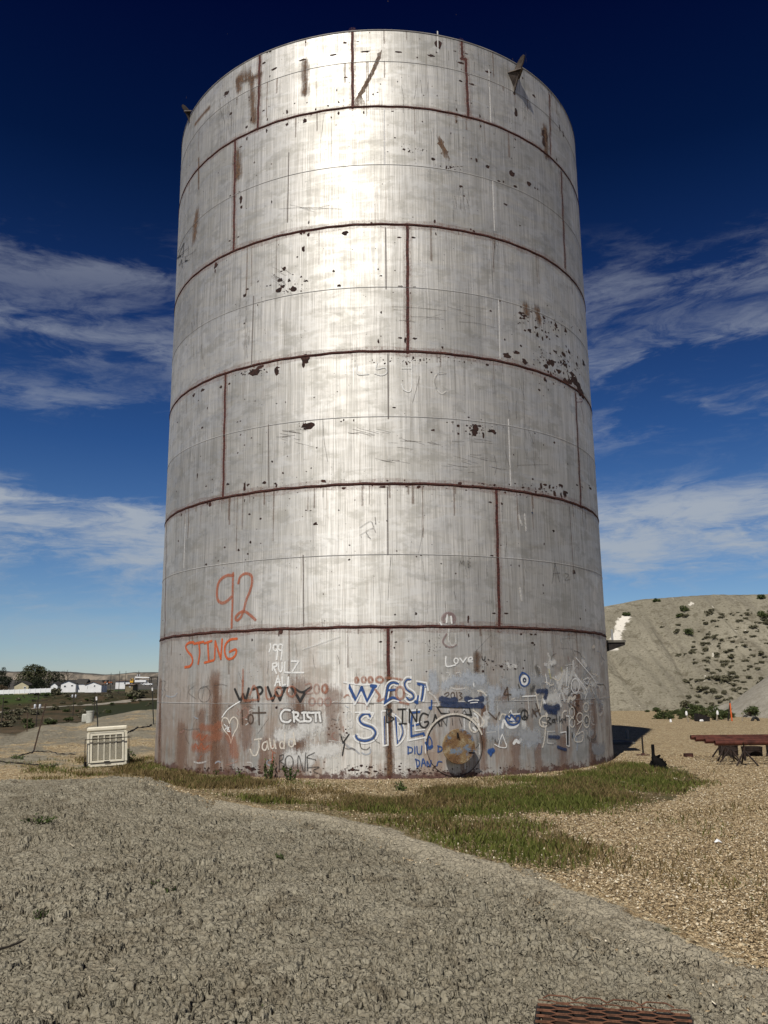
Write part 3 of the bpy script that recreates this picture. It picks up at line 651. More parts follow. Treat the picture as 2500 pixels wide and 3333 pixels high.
cluster('E', 1330, 230, 170, 150, 90, 2, 12, 1.6); cluster('E', 1230, 130, 180, 110, 60, 2, 9, 1.3); cluster('J', 1300, 1330, 200, 130, 70, 3, 11, 1.3); cluster('J', 1110, 1250, 50, 60, 26, 4, 14)
cluster('E', 400, 150, 420, 26, 80, 2, 6); cluster('E', 700, 620, 110, 60, 40, 2, 8); cluster('K', 720, 130, 110, 40, 50, 2, 9); cluster('K', 1110, 520, 80, 30, 40, 2, 7); cluster('F', 930, 1100, 170, 90, 60, 2, 8); cluster('J', 330, 70, 120, 50, 30, 2, 6); cluster('J', 600, 190, 90, 20, 20, 2, 6)
cluster('C', 400, 500, 260, 70, 60, 2, 7); cluster('B', 1080, 300, 130, 120, 45, 2, 6); cluster('B', 900, 1540, 700, 50, 170, 2, 12, .8); cluster('A', 1250, 810, 180, 90, 50, 2, 7); cluster('A', 700, 1085, 560, 24, 110, 2, 12, .7); cluster('C', 700, 1510, 700, 50, 80, 2, 9, .8); cluster('B', 350, 1500, 260, 50, 50, 2, 9, .7)
cluster('K', 800, 1000, 1300, 900, 110, 1.5, 5); cluster('J', 700, 800, 1200, 1300, 110, 1.5, 5); cluster('E', 500, 1300, 1300, 1000, 90, 1.5, 5); cluster('F', 700, 700, 1200, 1300, 90, 1.5, 5); cluster('H', 700, 600, 1300, 500, 50, 1.5, 5, 2); cluster('I', 700, 600, 1000, 600, 50, 1.5, 5, 2)
cluster('E', 1180, 1030, 200, 50, 40, 2, 10, 1.4); cluster('O', 945, 1050, 420, 9, 60, 1, 4, .7)
b.build('paint_chips', M_CHIP, tank)

# brown rust areas with soft torn edges
M_RPATCH = film_mat('torn rust film', (.060, .030, .018), (.17, .095, .05), .85, .56, .86, .9)
M_RDARK = stroke_mat('black scratches', (.035, .028, .024), (.09, .07, .06), .55, .60, .8, False, .25, 1.2)
b = MB()
for r, w_, p in [('H', 130, [(1620, 300), (1560, 440), (1470, 600)]), ('H', 60, [(520, 480), (600, 440)]), ('H', 34, [(560, 490), (690, 440)]), ('H', 40, [(1040, 340), (1042, 580)]), ('H', 40, [(520, 490), (525, 560)]), ('H', 24, [(290, 700), (180, 830)]), ('F', 60, [(232, 560), (215, 740)]), ('F', 14, [(250, 130), (250, 360)]), ('H', 40, [(620, 480), (640, 800)]),
               ('I', 60, [(1245, 860), (1250, 1040)]), ('J', 70, [(520, 10), (550, 80)]), ('J', 60, [(1215, 1220), (1225, 1280)]), ('J', 40, [(1130, 1190), (1140, 1240)]), ('A', 40, [(480, 500), (470, 1060)]), ('A', 50, [(1060, 640), (1050, 1060)]), ('A', 34, [(90, 640), (85, 900)]), ('C', 50, [(165, 400), (160, 540)]), ('C', 40, [(240, 740), (215, 1300)]), ('C', 110, [(1150, 760), (1130, 960)]), ('B', 44, [(650, 620), (655, 1560)]), ('F', 50, [(545, 90), (548, 260)])]:
    stroke(b, r, w_*2.3, p)
b.build('rust_film', M_RPATCH, tank)
b = MB(); r7 = random.Random(77)
for k_ in range(150):
    th_0 = r7.uniform(-1.5, 1.5); z_0 = r7.choice(ZS[1:]+ZM[-1:]+ZS[1:3]); L_ = r7.uniform(.15, 1.5)*r7.random()+.1; w_ = r7.uniform(.03, .10)
    ribbon(b, [(th_0, z_0-.01), (th_0+r7.uniform(-.001, .001), z_0-L_*.5), (th_0, z_0-L_)], w_, .1)
b.build('rust_runs', film_mat('thin rust runs', (.10, .055, .035), (.20, .12, .08), .42, .58, .80, .9), tank)
b = MB()
def scr(r, cx, cy, rx, ry, n, ang, L, wd):
    for _ in range(n):
        x = cx+random.uniform(-1, 1)*rx; y = cy+random.uniform(-1, 1)*ry; a = rad(ang+random.gauss(0, 6)); l = L*random.uniform(.3, 1)
        stroke(b, r, wd*random.uniform(.6, 1.3), [(x-l*math.cos(a), y-l*math.sin(a)), (x+random.uniform(-3, 3), y+random.uniform(-3, 3)), (x+l*math.cos(a), y+l*math.sin(a))])
scr('H', 440, 760, 70, 120, 22, 84, 70, 4); scr('E', 500, 800, 420, 120, 30, 8, 80, 4); scr('K', 1000, 600, 100, 60, 14, 6, 70, 4); scr('K', 1550, 570, 120, 14, 8, 8, 90, 4); scr('F', 870, 1030, 50, 60, 14, 30, 50, 4); scr('J', 670, 430, 60, 140, 16, 86, 60, 4); scr('J', 900, 850, 40, 180, 8, 86, 90, 4)
scr('F', 160, 900, 70, 80, 8, -35, 60, 4); scr('F', 1150, 510, 160, 14, 6, 2, 90, 4); scr('A', 900, 500, 700, 480, 44, 86, 50, 4); scr('C', 700, 350, 600, 250, 30, 88, 90, 4); scr('I', 600, 600, 500, 350, 24, 88, 60, 4); scr('F', 250, 1500, 60, 200, 14, 88, 60, 5); scr('F', 600, 1450, 40, 200, 12, 88, 70, 4); scr('E', 1000, 600, 120, 300, 12, 84, 90, 4); scr('E', 850, 1500, 600, 350, 22, 88, 90, 3.5); scr('J', 500, 1250, 300, 60, 8, 6, 100, 4); scr('K', 250, 450, 120, 300, 16, 88, 40, 4)
for r, p in [('F', [(860, 515), (1000, 505), (1130, 505), (1330, 515)]), ('J', [(170, 1190), (290, 1195), (420, 1205), (560, 1220)]), ('J', [(650, 1300), (780, 1310), (920, 1345)]), ('H', [(1190, 745), (1178, 850), (1163, 960)]), ('K', [(1218, 470), (1230, 640), (1255, 780)]), ('E', [(345, 260), (320, 350), (296, 440)]), ('E', [(1040, 230), (1045, 400), (1055, 600)]), ('E', [(1550, 1300), (1000, 860), (1210, 856)][1:]), ('E', [(845, 790), (862, 860), (850, 925)]), ('E', [(150, 1480), (140, 1600), (130, 1770)]),
          ('A', [(375, 690), (330, 760), (305, 850)]), ('A', [(850, 730), (800, 800), (775, 835)]), ('C', [(150, 500), (140, 600), (130, 720)]), ('C', [(275, 620), (280, 660), (255, 700)]), ('C', [(985, 240), (1120, 240), (1135, 340)]), ('C', [(1040, 260), (1120, 410)]), ('C', [(960, 330), (1100, 340)]), ('C', [(300, 200), (240, 260), (140, 370)])]:
    stroke(b, r, 4.5, p)
b.build('scratches', M_RDARK, tank)

# ---- graffiti, one child per word or drawing
def graf(label, items, name='graffiti_lettering'):
    """items: (ink, region, width, points, 'C' curve | 'L' straight)"""
    by = {}
    for k, r, w_, p, *md in items:
        fk = (k, w_ >= 34 and k not in ('orange', 'rust_orange', 'blue', 'black')); by.setdefault(fk, MB()); stroke(by[fk], r, w_*((.85 if k == 'navy' else 1.35) if fk[1] else 1), p, not (md and md[0] == 'L'))
    first = None
    for k, mb in by.items():
        o = mb.build(name, ink(*k), tank if first is None else first)
        if first is None: first = o; o['label'] = label
    return first
r9 = random.Random(91); it = []
for (x_, w_, y0_, y1_) in ((475, 120, 470, 1070), (560, 90, 800, 1060), (1060, 150, 520, 1080), (930, 130, 860, 1080), (90, 110, 500, 1040), (240, 140, 820, 1060), (700, 110, 620, 900), (1300, 110, 560, 900), (380, 90, 700, 1060), (820, 70, 900, 1080)):
    it.append(('stain', 'A', w_, [(x_, y0_), (x_-3, (y0_+y1_)/2), (x_-6, y1_)]))
for (x_, w_, y0_, y1_) in ((220, 70, 720, 1500), (540, 90, 1050, 1500), (1150, 190, 720, 1050), (1000, 120, 1250, 1480), (1300, 160, 900, 1450), (760, 100, 1250, 1500), (420, 90, 730, 900)):
    it.append(('stain', 'C', w_, [(x_, y0_), (x_+2, (y0_+y1_)/2), (x_+4, y1_)]))
for k_ in range(46):
    x = r9.uniform(80, 1640); y = r9.uniform(440, 1090); L_ = r9.uniform(20, 110); a = r9.uniform(0, 6.28); P_ = [(x, y)]
    for q_ in range(3): a += r9.uniform(-1.2, 1.2); P_.append((P_[-1][0]+L_*.4*math.cos(a), P_[-1][1]+L_*.4*math.sin(a)*.7))
    it.append((r9.choice(['faint_white', 'faint_white', 'pale_grey', 'halo', 'grey', 'faded_orange', 'pink', 'steel_blue']), 'A', r9.choice([6, 7, 8, 10, 12]), P_))
graf('layers of faded spray paint under the lettering', it, 'graffiti_patch')
it = []
for k_ in range(90):
    x = r9.uniform(20, 1380) if k_ < 45 else r9.gauss(1090, 170); y = r9.uniform(480, 1330) if k_ < 45 else r9.gauss(720, 170); x = min(x, 1420); L_ = r9.uniform(20, 120); a = r9.uniform(0, 6.28); P_ = [(x, y)]
    for q_ in range(3): a += r9.uniform(-1.2, 1.2); P_.append((P_[-1][0]+L_*.3*math.cos(a), P_[-1][1]+L_*.5*math.sin(a)))
    it.append((r9.choice(['faint_white', 'faint_white', 'cream', 'pale_grey', 'worn_black', 'grey', 'steel_blue', 'halo', 'white'] if k_ < 45 else ['faint_white', 'white', 'cream', 'faint_white', 'pale_grey', 'worn_black']), 'C', r9.choice([8, 11, 16, 30, 60]) if k_ < 45 else r9.choice([8, 10, 14, 30, 50]), P_))
for (x_, y_, w_, k2_) in ((60, 640, 130, 'steel_blue'), (180, 700, 110, 'pale_grey'), (330, 760, 120, 'steel_blue'), (430, 900, 120, 'pale_grey'), (520, 1120, 170, 'pale_grey'), (700, 1230, 150, 'steel_blue'), (330, 1150, 130, 'steel_blue'), (900, 820, 120, 'faint_white'), (1000, 620, 110, 'faint_white'), (1150, 700, 90, 'faint_white'), (740, 640, 100, 'pale_grey'), (1230, 800, 70, 'pale_grey'), (1350, 1320, 110, 'pale_grey'), (560, 760, 90, 'steel_blue')):
    it.append((k2_, 'C', w_, [(x_-40, y_), (x_, y_+r9.uniform(-20, 20)), (x_+50, y_+r9.uniform(-20, 20))]))
for (x_, y_, w_, k2_) in ((-120, 1080, 150, 'faint_white'), (-330, 1180, 130, 'faint_white'), (-230, 1400, 160, 'faint_white'), (20, 1330, 120, 'faint_white')):
    it.append((k2_, 'B', w_, [(x_-90, y_), (x_, y_+15), (x_+110, y_-10)]))
graf('layers of worn white and grey spray paint on the right', it, 'graffiti_patch')
graf('large faded orange number 92', [('rust_orange', 'D', 27, [(440, 200), (380, 205), (320, 250), (297, 330), (303, 420), (345, 450), (390, 430), (425, 395)]), ('rust_orange', 'D', 22, [(440, 180), (437, 300), (435, 450), (430, 580), (428, 670)]),
      ('rust_orange', 'D', 24, [(487, 270), (505, 215), (550, 185), (600, 200), (612, 260), (590, 350), (560, 420), (540, 500), (515, 570), (480, 605), (462, 585), (490, 545), (540, 525), (590, 555), (640, 600)])])
graf('orange word STING', [('orange', 'A', 17, [(325, 195), (290, 200), (270, 225), (285, 260), (310, 290), (318, 330), (300, 362), (265, 370)]), ('orange', 'A', 16, [(328, 206), (395, 192)], 'L'), ('orange', 'A', 16, [(362, 200), (368, 270), (358, 345)]), ('orange', 'A', 15, [(402, 202), (452, 186)], 'L'),
      ('orange', 'A', 16, [(425, 195), (432, 330)], 'L'), ('orange', 'A', 15, [(403, 338), (465, 322)], 'L'), ('orange', 'A', 15, [(473, 312), (478, 188), (516, 312), (526, 175)], 'L'), ('orange', 'A', 16, [(628, 170), (580, 178), (548, 215), (545, 270), (565, 310), (600, 305), (622, 275), (620, 245), (578, 262)])])
graf("white words '99 RULZ ALL", [('white', 'A', 10, [(862, 205), (866, 228), (855, 262)]), ('white', 'A', 11, [(912, 215), (890, 212), (884, 240), (900, 255), (915, 235), (914, 215), (913, 270), (908, 315)]), ('white', 'A', 11, [(945, 212), (925, 212), (920, 240), (935, 252), (947, 235), (948, 212), (944, 270), (938, 318)]),
      ('white', 'A', 11, [(880, 345), (878, 390)], 'L'), ('white', 'A', 11, [(880, 345), (906, 341), (906, 362), (881, 371)]), ('white', 'A', 11, [(886, 370), (906, 412)], 'L'), ('white', 'A', 11, [(920, 340), (922, 385), (935, 402), (945, 385), (945, 338)]), ('white', 'A', 11, [(965, 335), (962, 405), (1000, 408)], 'L'), ('white', 'A', 11, [(1012, 328), (1062, 328), (1012, 408), (1095, 408)], 'L'),
      ('white', 'A', 11, [(895, 500), (918, 430), (932, 498)], 'L'), ('white', 'A', 10, [(902, 475), (930, 472)], 'L'), ('white', 'A', 11, [(945, 440), (948, 495), (968, 492)], 'L'), ('white', 'A', 11, [(990, 440), (985, 505), (1015, 503)], 'L'), ('white', 'A', 8, [(996, 508), (992, 542)], 'L'), ('faint_white', 'A', 10, [(1085, 245), (1180, 215), (1290, 175), (1350, 155)])])
graf('black letters WPWV', [('black', 'A', 17, [(615, 525), (652, 608), (672, 560), (690, 605), (712, 520)], 'L'), ('black', 'A', 17, [(772, 525), (778, 605)], 'L'), ('black', 'A', 15, [(740, 525), (790, 508), (808, 530), (795, 555), (778, 560)]), ('black', 'A', 17, [(845, 510), (878, 602), (905, 545), (930, 598), (965, 515)], 'L'), ('black', 'A', 9, [(915, 516), (985, 512)], 'L'),
      ('black', 'A', 18, [(1015, 510), (1072, 608), (1105, 550), (1148, 512)], 'L'), ('black', 'A', 14, [(1035, 520), (1085, 545), (1140, 515)])])
graf('washed-out orange lettering with numbers 2008', [('faded_orange', 'A', 16, [(670, 460), (672, 590), (720, 604)]), ('faded_orange', 'A', 15, [(720, 560), (750, 500), (785, 590), (735, 600)]), ('faded_orange', 'A', 14, [(830, 510), (840, 590), (885, 585)]), ('faded_orange', 'A', 14, circ(920, 540, 24, 32)), ('faded_orange', 'A', 14, circ(1010, 540, 30, 36)),
      ('pink', 'A', 13, [(1110, 492), (1140, 485), (1148, 515), (1112, 552), (1158, 552)]), ('pink', 'A', 13, circ(1187, 522, 18, 32)), ('pink', 'A', 13, circ(1247, 520, 20, 32)), ('pink', 'A', 13, circ(1155, 612, 20, 26)), ('pink', 'A', 13, circ(1212, 612, 18, 26)), ('pink', 'A', 13, circ(1265, 612, 22, 26)), ('faded_orange', 'A', 13, [(672, 385), (672, 500)])])
graf('pinkish white heart with a long tail', [('white', 'A', 8, [(525, 720), (560, 672), (600, 640), (650, 610)]), ('cream', 'A', 9, [(578, 764), (560, 730), (535, 728), (522, 765), (540, 810), (575, 855), (588, 900)]), ('cream', 'A', 9, [(588, 900), (605, 840), (632, 790), (634, 745), (610, 720), (588, 735), (578, 764)]),
      ('white', 'A', 6, [(540, 770), (555, 790), (546, 806), (574, 790), (560, 815), (580, 822)]), ('white', 'A', 6, [(560, 780), (575, 815)], 'L')], 'graffiti_drawing')
graf('brown word POT', [('pink', 'A', 10, [(650, 690), (685, 655), (710, 685), (690, 720), (670, 725)]), ('brown', 'A', 11, [(665, 670), (668, 768)], 'L'), ('brown', 'A', 11, circ(725, 733, 18, 32)), ('brown', 'A', 11, [(782, 650), (784, 772)], 'L'), ('brown', 'A', 11, [(740, 690), (830, 688)], 'L')])
CRI = [[(1000, 672), (960, 670), (935, 705), (945, 745), (985, 755), (1005, 742)], [(1025, 680), (1030, 750)], [(1020, 685), (1055, 690), (1055, 712), (1030, 722)], [(1034, 722), (1072, 752)], [(1098, 686), (1100, 748)], [(1085, 690), (1115, 687)], [(1083, 750), (1115, 747)], [(1150, 690), (1125, 690), (1125, 715), (1148, 730), (1140, 748), (1115, 750)], [(1152, 690), (1208, 687)], [(1180, 688), (1182, 748)], [(1205, 690), (1214, 748)]]
graf('white word CRISTI with grey halo', [('halo', 'A', 30, p) for p in CRI]+[('white', 'A', 13, p) for p in CRI])
graf('faded white word Jaudd', [('cream', 'A', 10, p) for p in ([(755, 878), (800, 872)], [(780, 875), (785, 930), (765, 985), (740, 985), (722, 945)], [(838, 890), (812, 905), (808, 940), (828, 950), (842, 915), (838, 885), (850, 945)], [(858, 870), (870, 935), (890, 930), (888, 878), (902, 940)], circ(945, 915, 15, 25), [(965, 830), (960, 940)], circ(1010, 900, 18, 28), [(1025, 830), (1038, 910)])]+[('faint_white', 'A', 9, [(960, 770), (950, 820)]), ('faint_white', 'A', 9, [(1000, 780), (990, 830), (1030, 800)])])
graf('dark thin word BONE near the grass', [('worn_black', 'A', 8, p) for p in ([(930, 990), (925, 1080)], [(930, 990), (955, 985), (950, 1015), (930, 1030), (960, 1050), (950, 1080), (925, 1085)], circ(995, 1035, 28, 45), [(1055, 1080), (1062, 990), (1100, 1105), (1112, 970)], [(1172, 970), (1120, 1000), (1180, 1020)], [(1120, 1000), (1125, 1095)], [(1125, 1075), (1205, 1070), (1165, 1095), (1190, 1115)])]+[('rust_orange', 'A', 9, [(880, 970), (875, 1040)])])
graf('smeared red orange patch of writing', [('faded_orange', 'A', 60, [(330, 850), (420, 870), (520, 845)]), ('faded_orange', 'A', 50, [(320, 930), (400, 940), (440, 930)]), ('faded_orange', 'A', 46, [(380, 790), (450, 800), (510, 775)]), ('rust_orange', 'A', 9, [(330, 930), (340, 905), (360, 940), (380, 905), (400, 945), (430, 920)]), ('rust_orange', 'A', 9, [(345, 860), (370, 840), (380, 880), (420, 845)]), ('faded_orange', 'A', 70, [(570, 840), (600, 900), (610, 980)])], 'graffiti_patch')
graf('worn dark number 133 at the left edge', [('grey', 'A', 9, [(85, 470), (84, 580)], 'L'), ('grey', 'A', 9, [(92, 470), (108, 472), (100, 520), (112, 545), (96, 585)]), ('grey', 'A', 9, [(115, 465), (130, 475), (118, 515), (132, 545), (116, 588)]), ('grey', 'A', 8, [(370, 520), (430, 500)]), ('grey', 'A', 8, [(400, 515), (385, 590)]), ('grey', 'A', 8, circ(400, 560, 42, 55)), ('grey', 'A', 7, [(290, 500), (280, 590)]), ('grey', 'A', 7, [(330, 500), (290, 545), (340, 590)]), ('grey', 'A', 7, [(470, 500), (520, 490), (560, 500)])])
graf('white letters FIL half worn off', [('faint_white', 'A', 10, [(1158, 825), (1162, 882)], 'L'), ('faint_white', 'A', 10, [(1155, 825), (1195, 812)], 'L'), ('faint_white', 'A', 9, [(1160, 850), (1182, 845)], 'L'), ('faint_white', 'A', 9, [(1205, 845), (1208, 882)], 'L'), ('faint_white', 'A', 9, [(1340, 700), (1330, 760)], 'L'), ('faint_white', 'A', 9, circ(1415, 710, 20, 34)), ('faint_white', 'A', 9, [(1435, 700), (1438, 780), (1410, 800)])])
# WEST SIDE
def off(p, d):
    P = [np.array(q, float) for q in p]; o = []
    for i in range(len(P)):
        tg = P[min(i+1, len(P)-1)]-P[max(i-1, 0)]; tg = tg/np.linalg.norm(tg); o.append(tuple(P[i]+np.array((-tg[1], tg[0]))*d))
    return o
def outl(p, d=24, w1=13, w2=17, md='C', r='B'):
    q = [tuple(a) for a in crom(p, 4)] if md == 'C' else p
    L = off(q, d); Rr = off(q, -d)
    return [('white', r, w1, L), ('white', r, w1, Rr), ('white', r, w1, [L[0], Rr[0]]), ('white', r, w1, [L[-1], Rr[-1]]), ('blue', r, w2, p, md)]
it = [('blue', 'B', 26, [(255, 690), (332, 850), (385, 715), (437, 865), (500, 720)], 'L'), ('white', 'B', 15, [(210, 665), (250, 672), (390, 692), (555, 685), (435, 890), (380, 765), (315, 885), (245, 735), (252, 680)], 'L'), ('blue', 'B', 30, [(480, 700), (520, 705)], 'L')]
it += outl([(740, 680), (690, 668), (645, 700), (625, 790), (612, 870)], 22)+[('blue', 'B', 20, [(640, 745), (712, 738)], 'L'), ('blue', 'B', 22, [(612, 872), (685, 815), (755, 850)]), ('white', 'B', 13, [(605, 895), (690, 845), (770, 860)])]
it += outl([(865, 640), (830, 640), (805, 680), (825, 735), (880, 775), (893, 815), (855, 838), (825, 815)], 24, 14, 14)
it += outl([(990, 705), (982, 780), (970, 845)], 22, 14, 18)+[('blue', 'B', 26, [(940, 680), (1015, 705)], 'L'), ('white', 'B', 14, [(925, 655), (1020, 670), (1035, 745)], 'L')]
graf('blue word WEST outlined in white', it)
graf('two blue music notes', [('blue', 'B', 15, [(938, 800), (930, 850), (910, 862)]), ('blue', 'B', 26, [(912, 856), (928, 866)]), ('blue', 'B', 15, [(1070, 845), (1068, 905), (1052, 920)]), ('blue', 'B', 26, [(1052, 916), (1062, 922)]), ('worn_black', 'B', 6, [(1058, 940), (1030, 1010)]), ('worn_black', 'B', 6, [(920, 880), (905, 920)])], 'graffiti_drawing')
it = outl([(472, 1010), (450, 975), (400, 980), (362, 1025), (395, 1075), (485, 1110), (520, 1160), (492, 1215), (420, 1240), (350, 1225), (325, 1185)], 24, 13, 18)
it += [('white', 'B', 13, [(325, 962), (505, 965), (470, 1030)], 'L'), ('white', 'B', 13, [(580, 950), (632, 945), (642, 1280), (596, 1292), (580, 950)], 'L'), ('blue', 'B', 8, [(606, 1000), (612, 1270)], 'L')]
it += [('blue', 'B', 14, [(715, 985), (738, 1270)], 'L'), ('white', 'B', 13, [(690, 975), (760, 1030), (808, 1130), (800, 1210), (735, 1285), (715, 1280)]), ('white', 'B', 12, [(690, 975), (715, 1280)], 'L'), ('white', 'B', 10, [(740, 1060), (768, 1150), (745, 1230), (738, 1060)]), ('blue', 'B', 10, [(775, 1080), (788, 1160), (755, 1240)])]
it += [('blue', 'B', 18, [(950, 955), (880, 965), (868, 1080), (872, 1195), (990, 1165), (1000, 1195)], 'L'), ('blue', 'B', 15, [(885, 1090), (945, 1078)], 'L'), ('white', 'B', 13, [(965, 935), (845, 945), (838, 1240), (1010, 1205)], 'L'), ('white', 'B', 12, [(800, 915), (840, 950)], 'L'), ('white', 'B', 12, [(965, 1055), (905, 1065), (910, 1140), (1000, 1130)], 'L'), ('white', 'B', 9, [(1005, 1200), (1010, 1360)], 'L')]
graf('blue word SIDE outlined in white', it)
graf('black word BINGAN across the blue letters', [('black', 'B', 14, p, m) for p, m in (([(630, 930), (632, 1060)], 'L'), ([(630, 930), (680, 940), (645, 985), (700, 1025), (640, 1062)], 'C'), ([(740, 930), (820, 928)], 'L'), ([(785, 930), (782, 1072)], 'L'), ([(752, 1075), (820, 1070)], 'L'), ([(850, 1060), (852, 930), (920, 1055), (926, 932)], 'L'), ([(1035, 985), (985, 970), (955, 1020), (960, 1085), (1000, 1110), (1032, 1080), (1035, 1050), (1000, 1055)], 'C'), ([(1070, 1122), (1105, 985), (1150, 1092)], 'L'), ([(1080, 1062), (1150, 1045)], 'L'))]+[('worn_black', 'B', 10, [(1168, 1095), (1168, 1020), (1215, 1090), (1222, 1010)], 'L'), ('worn_black', 'B', 9, [(1270, 1020), (1275, 1085)], 'L'), ('worn_black', 'B', 9, [(1340, 1020), (1365, 1095)], 'L')])
graf('black trapezoid frame over the manhole', [('black', 'B', 13, [(1122, 905), (1162, 970), (1460, 985), (1440, 915), (1122, 905)], 'L'), ('worn_black', 'B', 8, [(1240, 945), (1245, 975)], 'L'), ('worn_black', 'B', 8, [(1290, 945), (1300, 975), (1330, 945)], 'L'), ('worn_black', 'B', 8, [(1370, 975), (1390, 940), (1415, 975)], 'L')], 'graffiti_drawing')
graf('small brown number 2013', [('brown', 'B', 9, [(1195, 782), (1230, 764), (1238, 785), (1195, 822), (1242, 820)]), ('brown', 'B', 9, circ(1277, 792, 18, 28)), ('brown', 'B', 9, [(1315, 762), (1320, 820)], 'L'), ('brown', 'B', 9, [(1338, 765), (1366, 775), (1346, 795), (1370, 815), (1342, 835)])])
graf('dark blue painted-out band', [('navy', 'B', 70, [(1170, 830), (1240, 850), (1300, 840)]), ('navy', 'B', 62, [(1180, 880), (1280, 885), (1400, 890)]), ('navy', 'B', 74, [(1420, 830), (1480, 850), (1560, 830)]), ('navy', 'B', 66, [(1430, 890), (1500, 890), (1560, 895)]), ('white', 'B', 9, [(1430, 850), (1480, 838), (1530, 842)]), ('white', 'B', 8, [(1450, 868), (1520, 862)])], 'graffiti_patch')
graf('white word Love', [('white', 'B', 13, [(1210, 415), (1208, 480), (1225, 512), (1305, 495)]), ('white', 'B', 12, circ(1310, 455, 20, 26)), ('white', 'B', 13, [(1350, 432), (1378, 470), (1410, 425)], 'L'), ('white', 'B', 12, [(1432, 450), (1465, 445), (1462, 420), (1435, 430), (1435, 462), (1468, 465)]), ('faint_white', 'B', 10, [(1215, 572), (1245, 575), (1242, 600)]), ('faint_white', 'B', 10, [(1310, 575), (1350, 570), (1355, 612)])])
graf('blue letters DIU PD', [('blue', 'B', 11, p) for p in ([(840, 1300), (838, 1370)], [(835, 1298), (878, 1312), (876, 1348), (840, 1362)], [(905, 1298), (905, 1366)], [(925, 1295), (932, 1362), (965, 1364), (974, 1290)], [(1028, 1330), (1040, 1200), (1070, 1240), (1072, 1290)], [(1045, 1300), (1080, 1290)], [(1135, 1290), (1132, 1350)], [(1130, 1290), (1170, 1305), (1165, 1335), (1132, 1350)])]+[('blue', 'B', 28, [(1050, 1310), (1068, 1298)]), ('blue', 'B', 24, [(1015, 1260), (1030, 1290)])])
graf('blue word DANC low on the wall', [('blue', 'B', 11, p) for p in ([(915, 1420), (928, 1500)], [(910, 1420), (950, 1440), (946, 1480), (928, 1495)], [(970, 1490), (986, 1415), (1010, 1480)], [(975, 1462), (1005, 1456)], [(1025, 1490), (1026, 1440), (1055, 1490), (1064, 1435)], [(1170, 1447), (1135, 1445), (1120, 1485)])])
graf('thin black letter V and loops', [('black', 'B', 12, [(185, 1200), (200, 1260), (260, 1175)], 'L'), ('black', 'B', 12, [(218, 1260), (195, 1380)], 'L'), ('worn_black', 'B', 9, [(365, 1250), (380, 1310), (430, 1325), (465, 1300)]), ('worn_black', 'B', 7, [(500, 1190), (520, 1240), (560, 1262)])])
graf('faded orange writing behind the blue word', [('faded_orange', 'B', 22, p) for p in (circ(335, 645, 16, 26), circ(405, 640, 20, 26), circ(470, 640, 20, 26), circ(560, 640, 34, 28), [(620, 620), (720, 630), (780, 640)], circ(20, 730, 24, 36), [(520, 740), (560, 800), (540, 850), (600, 830)], circ(760, 770, 40, 60), [(760, 860), (840, 880)])])
graf('cream loops right of the manhole', [('cream', 'B', 14, p) for p in (circ(1490, 1085, 48, 70), [(1480, 940), (1540, 990), (1585, 1060), (1550, 1100)], [(1480, 1010), (1520, 1060)], [(1525, 750), (1570, 760), (1605, 795)])]+[('white', 'B', 20, [(1475, 1060), (1495, 1080)]), ('white', 'B', 20, [(1480, 1115), (1500, 1135)]), ('faint_white', 'B', 15, [(1260, 720), (1320, 735), (1390, 725)]), ('faint_white', 'B', 14, [(1050, 770), (1100, 810), (1140, 890), (1080, 890)])], 'graffiti_drawing')
graf('white and blue eye shape', [('blue', 'C', 16, [(600, 570), (575, 620), (590, 682), (625, 702), (666, 672), (668, 620), (630, 582), (600, 570)]), ('white', 'C', 22, circ(623, 645, 28, 40)), ('navy', 'C', 12, circ(624, 645, 13, 15)), ('white', 'C', 10, [(622, 645), (626, 650)])], 'graffiti_drawing')
graf('grey painted-out squares', [('pale_grey', 'C', 90, [(730, 640), (800, 640)]), ('pale_grey', 'C', 120, [(300, 1180), (360, 1200)]), ('pale_grey', 'C', 130, [(620, 1180), (740, 1200)]), ('steel_blue', 'C', 100, [(60, 600), (200, 640)]), ('steel_blue', 'C', 70, [(300, 800), (310, 960)]), ('steel_blue', 'B', 100, [(1080, 600), (1090, 720)]), ('steel_blue', 'B', 80, [(1200, 700), (1300, 640)]), ('pale_grey', 'C', 90, [(420, 660), (440, 700)])], 'graffiti_patch')
graf('tall white letter T with side stroke', [('white', 'C', 12, [(605, 805), (735, 798)], 'L'), ('faint_white', 'C', 12, [(655, 805), (668, 980)], 'L'), ('cream', 'C', 10, [(735, 780), (772, 960)], 'L'), ('cream', 'C', 9, [(802, 800), (775, 962)], 'L'), ('white', 'C', 9, [(830, 585), (845, 690)], 'L')])
graf('brown number 4', [('brown', 'C', 12, [(420, 782), (455, 715), (466, 842)], 'L'), ('brown', 'C', 12, [(420, 790), (490, 784)], 'L'), ('grey', 'C', 10, circ(580, 745, 26, 26, 180, 360))])
graf('dark brown letter H', [('brown', 'C', 15, [(700, 930), (742, 1002)], 'L'), ('brown', 'C', 14, [(735, 872), (776, 990)], 'L'), ('brown', 'C', 13, [(715, 968), (770, 935)], 'L')])
graf('black peace sign', [('black', 'C', 11, circ(622, 985, 34, 48)), ('black', 'C', 10, [(625, 940), (624, 1032)], 'L'), ('black', 'C', 10, [(624, 988), (600, 1020)], 'L'), ('black', 'C', 10, [(624, 988), (650, 1016)], 'L')], 'graffiti_drawing')
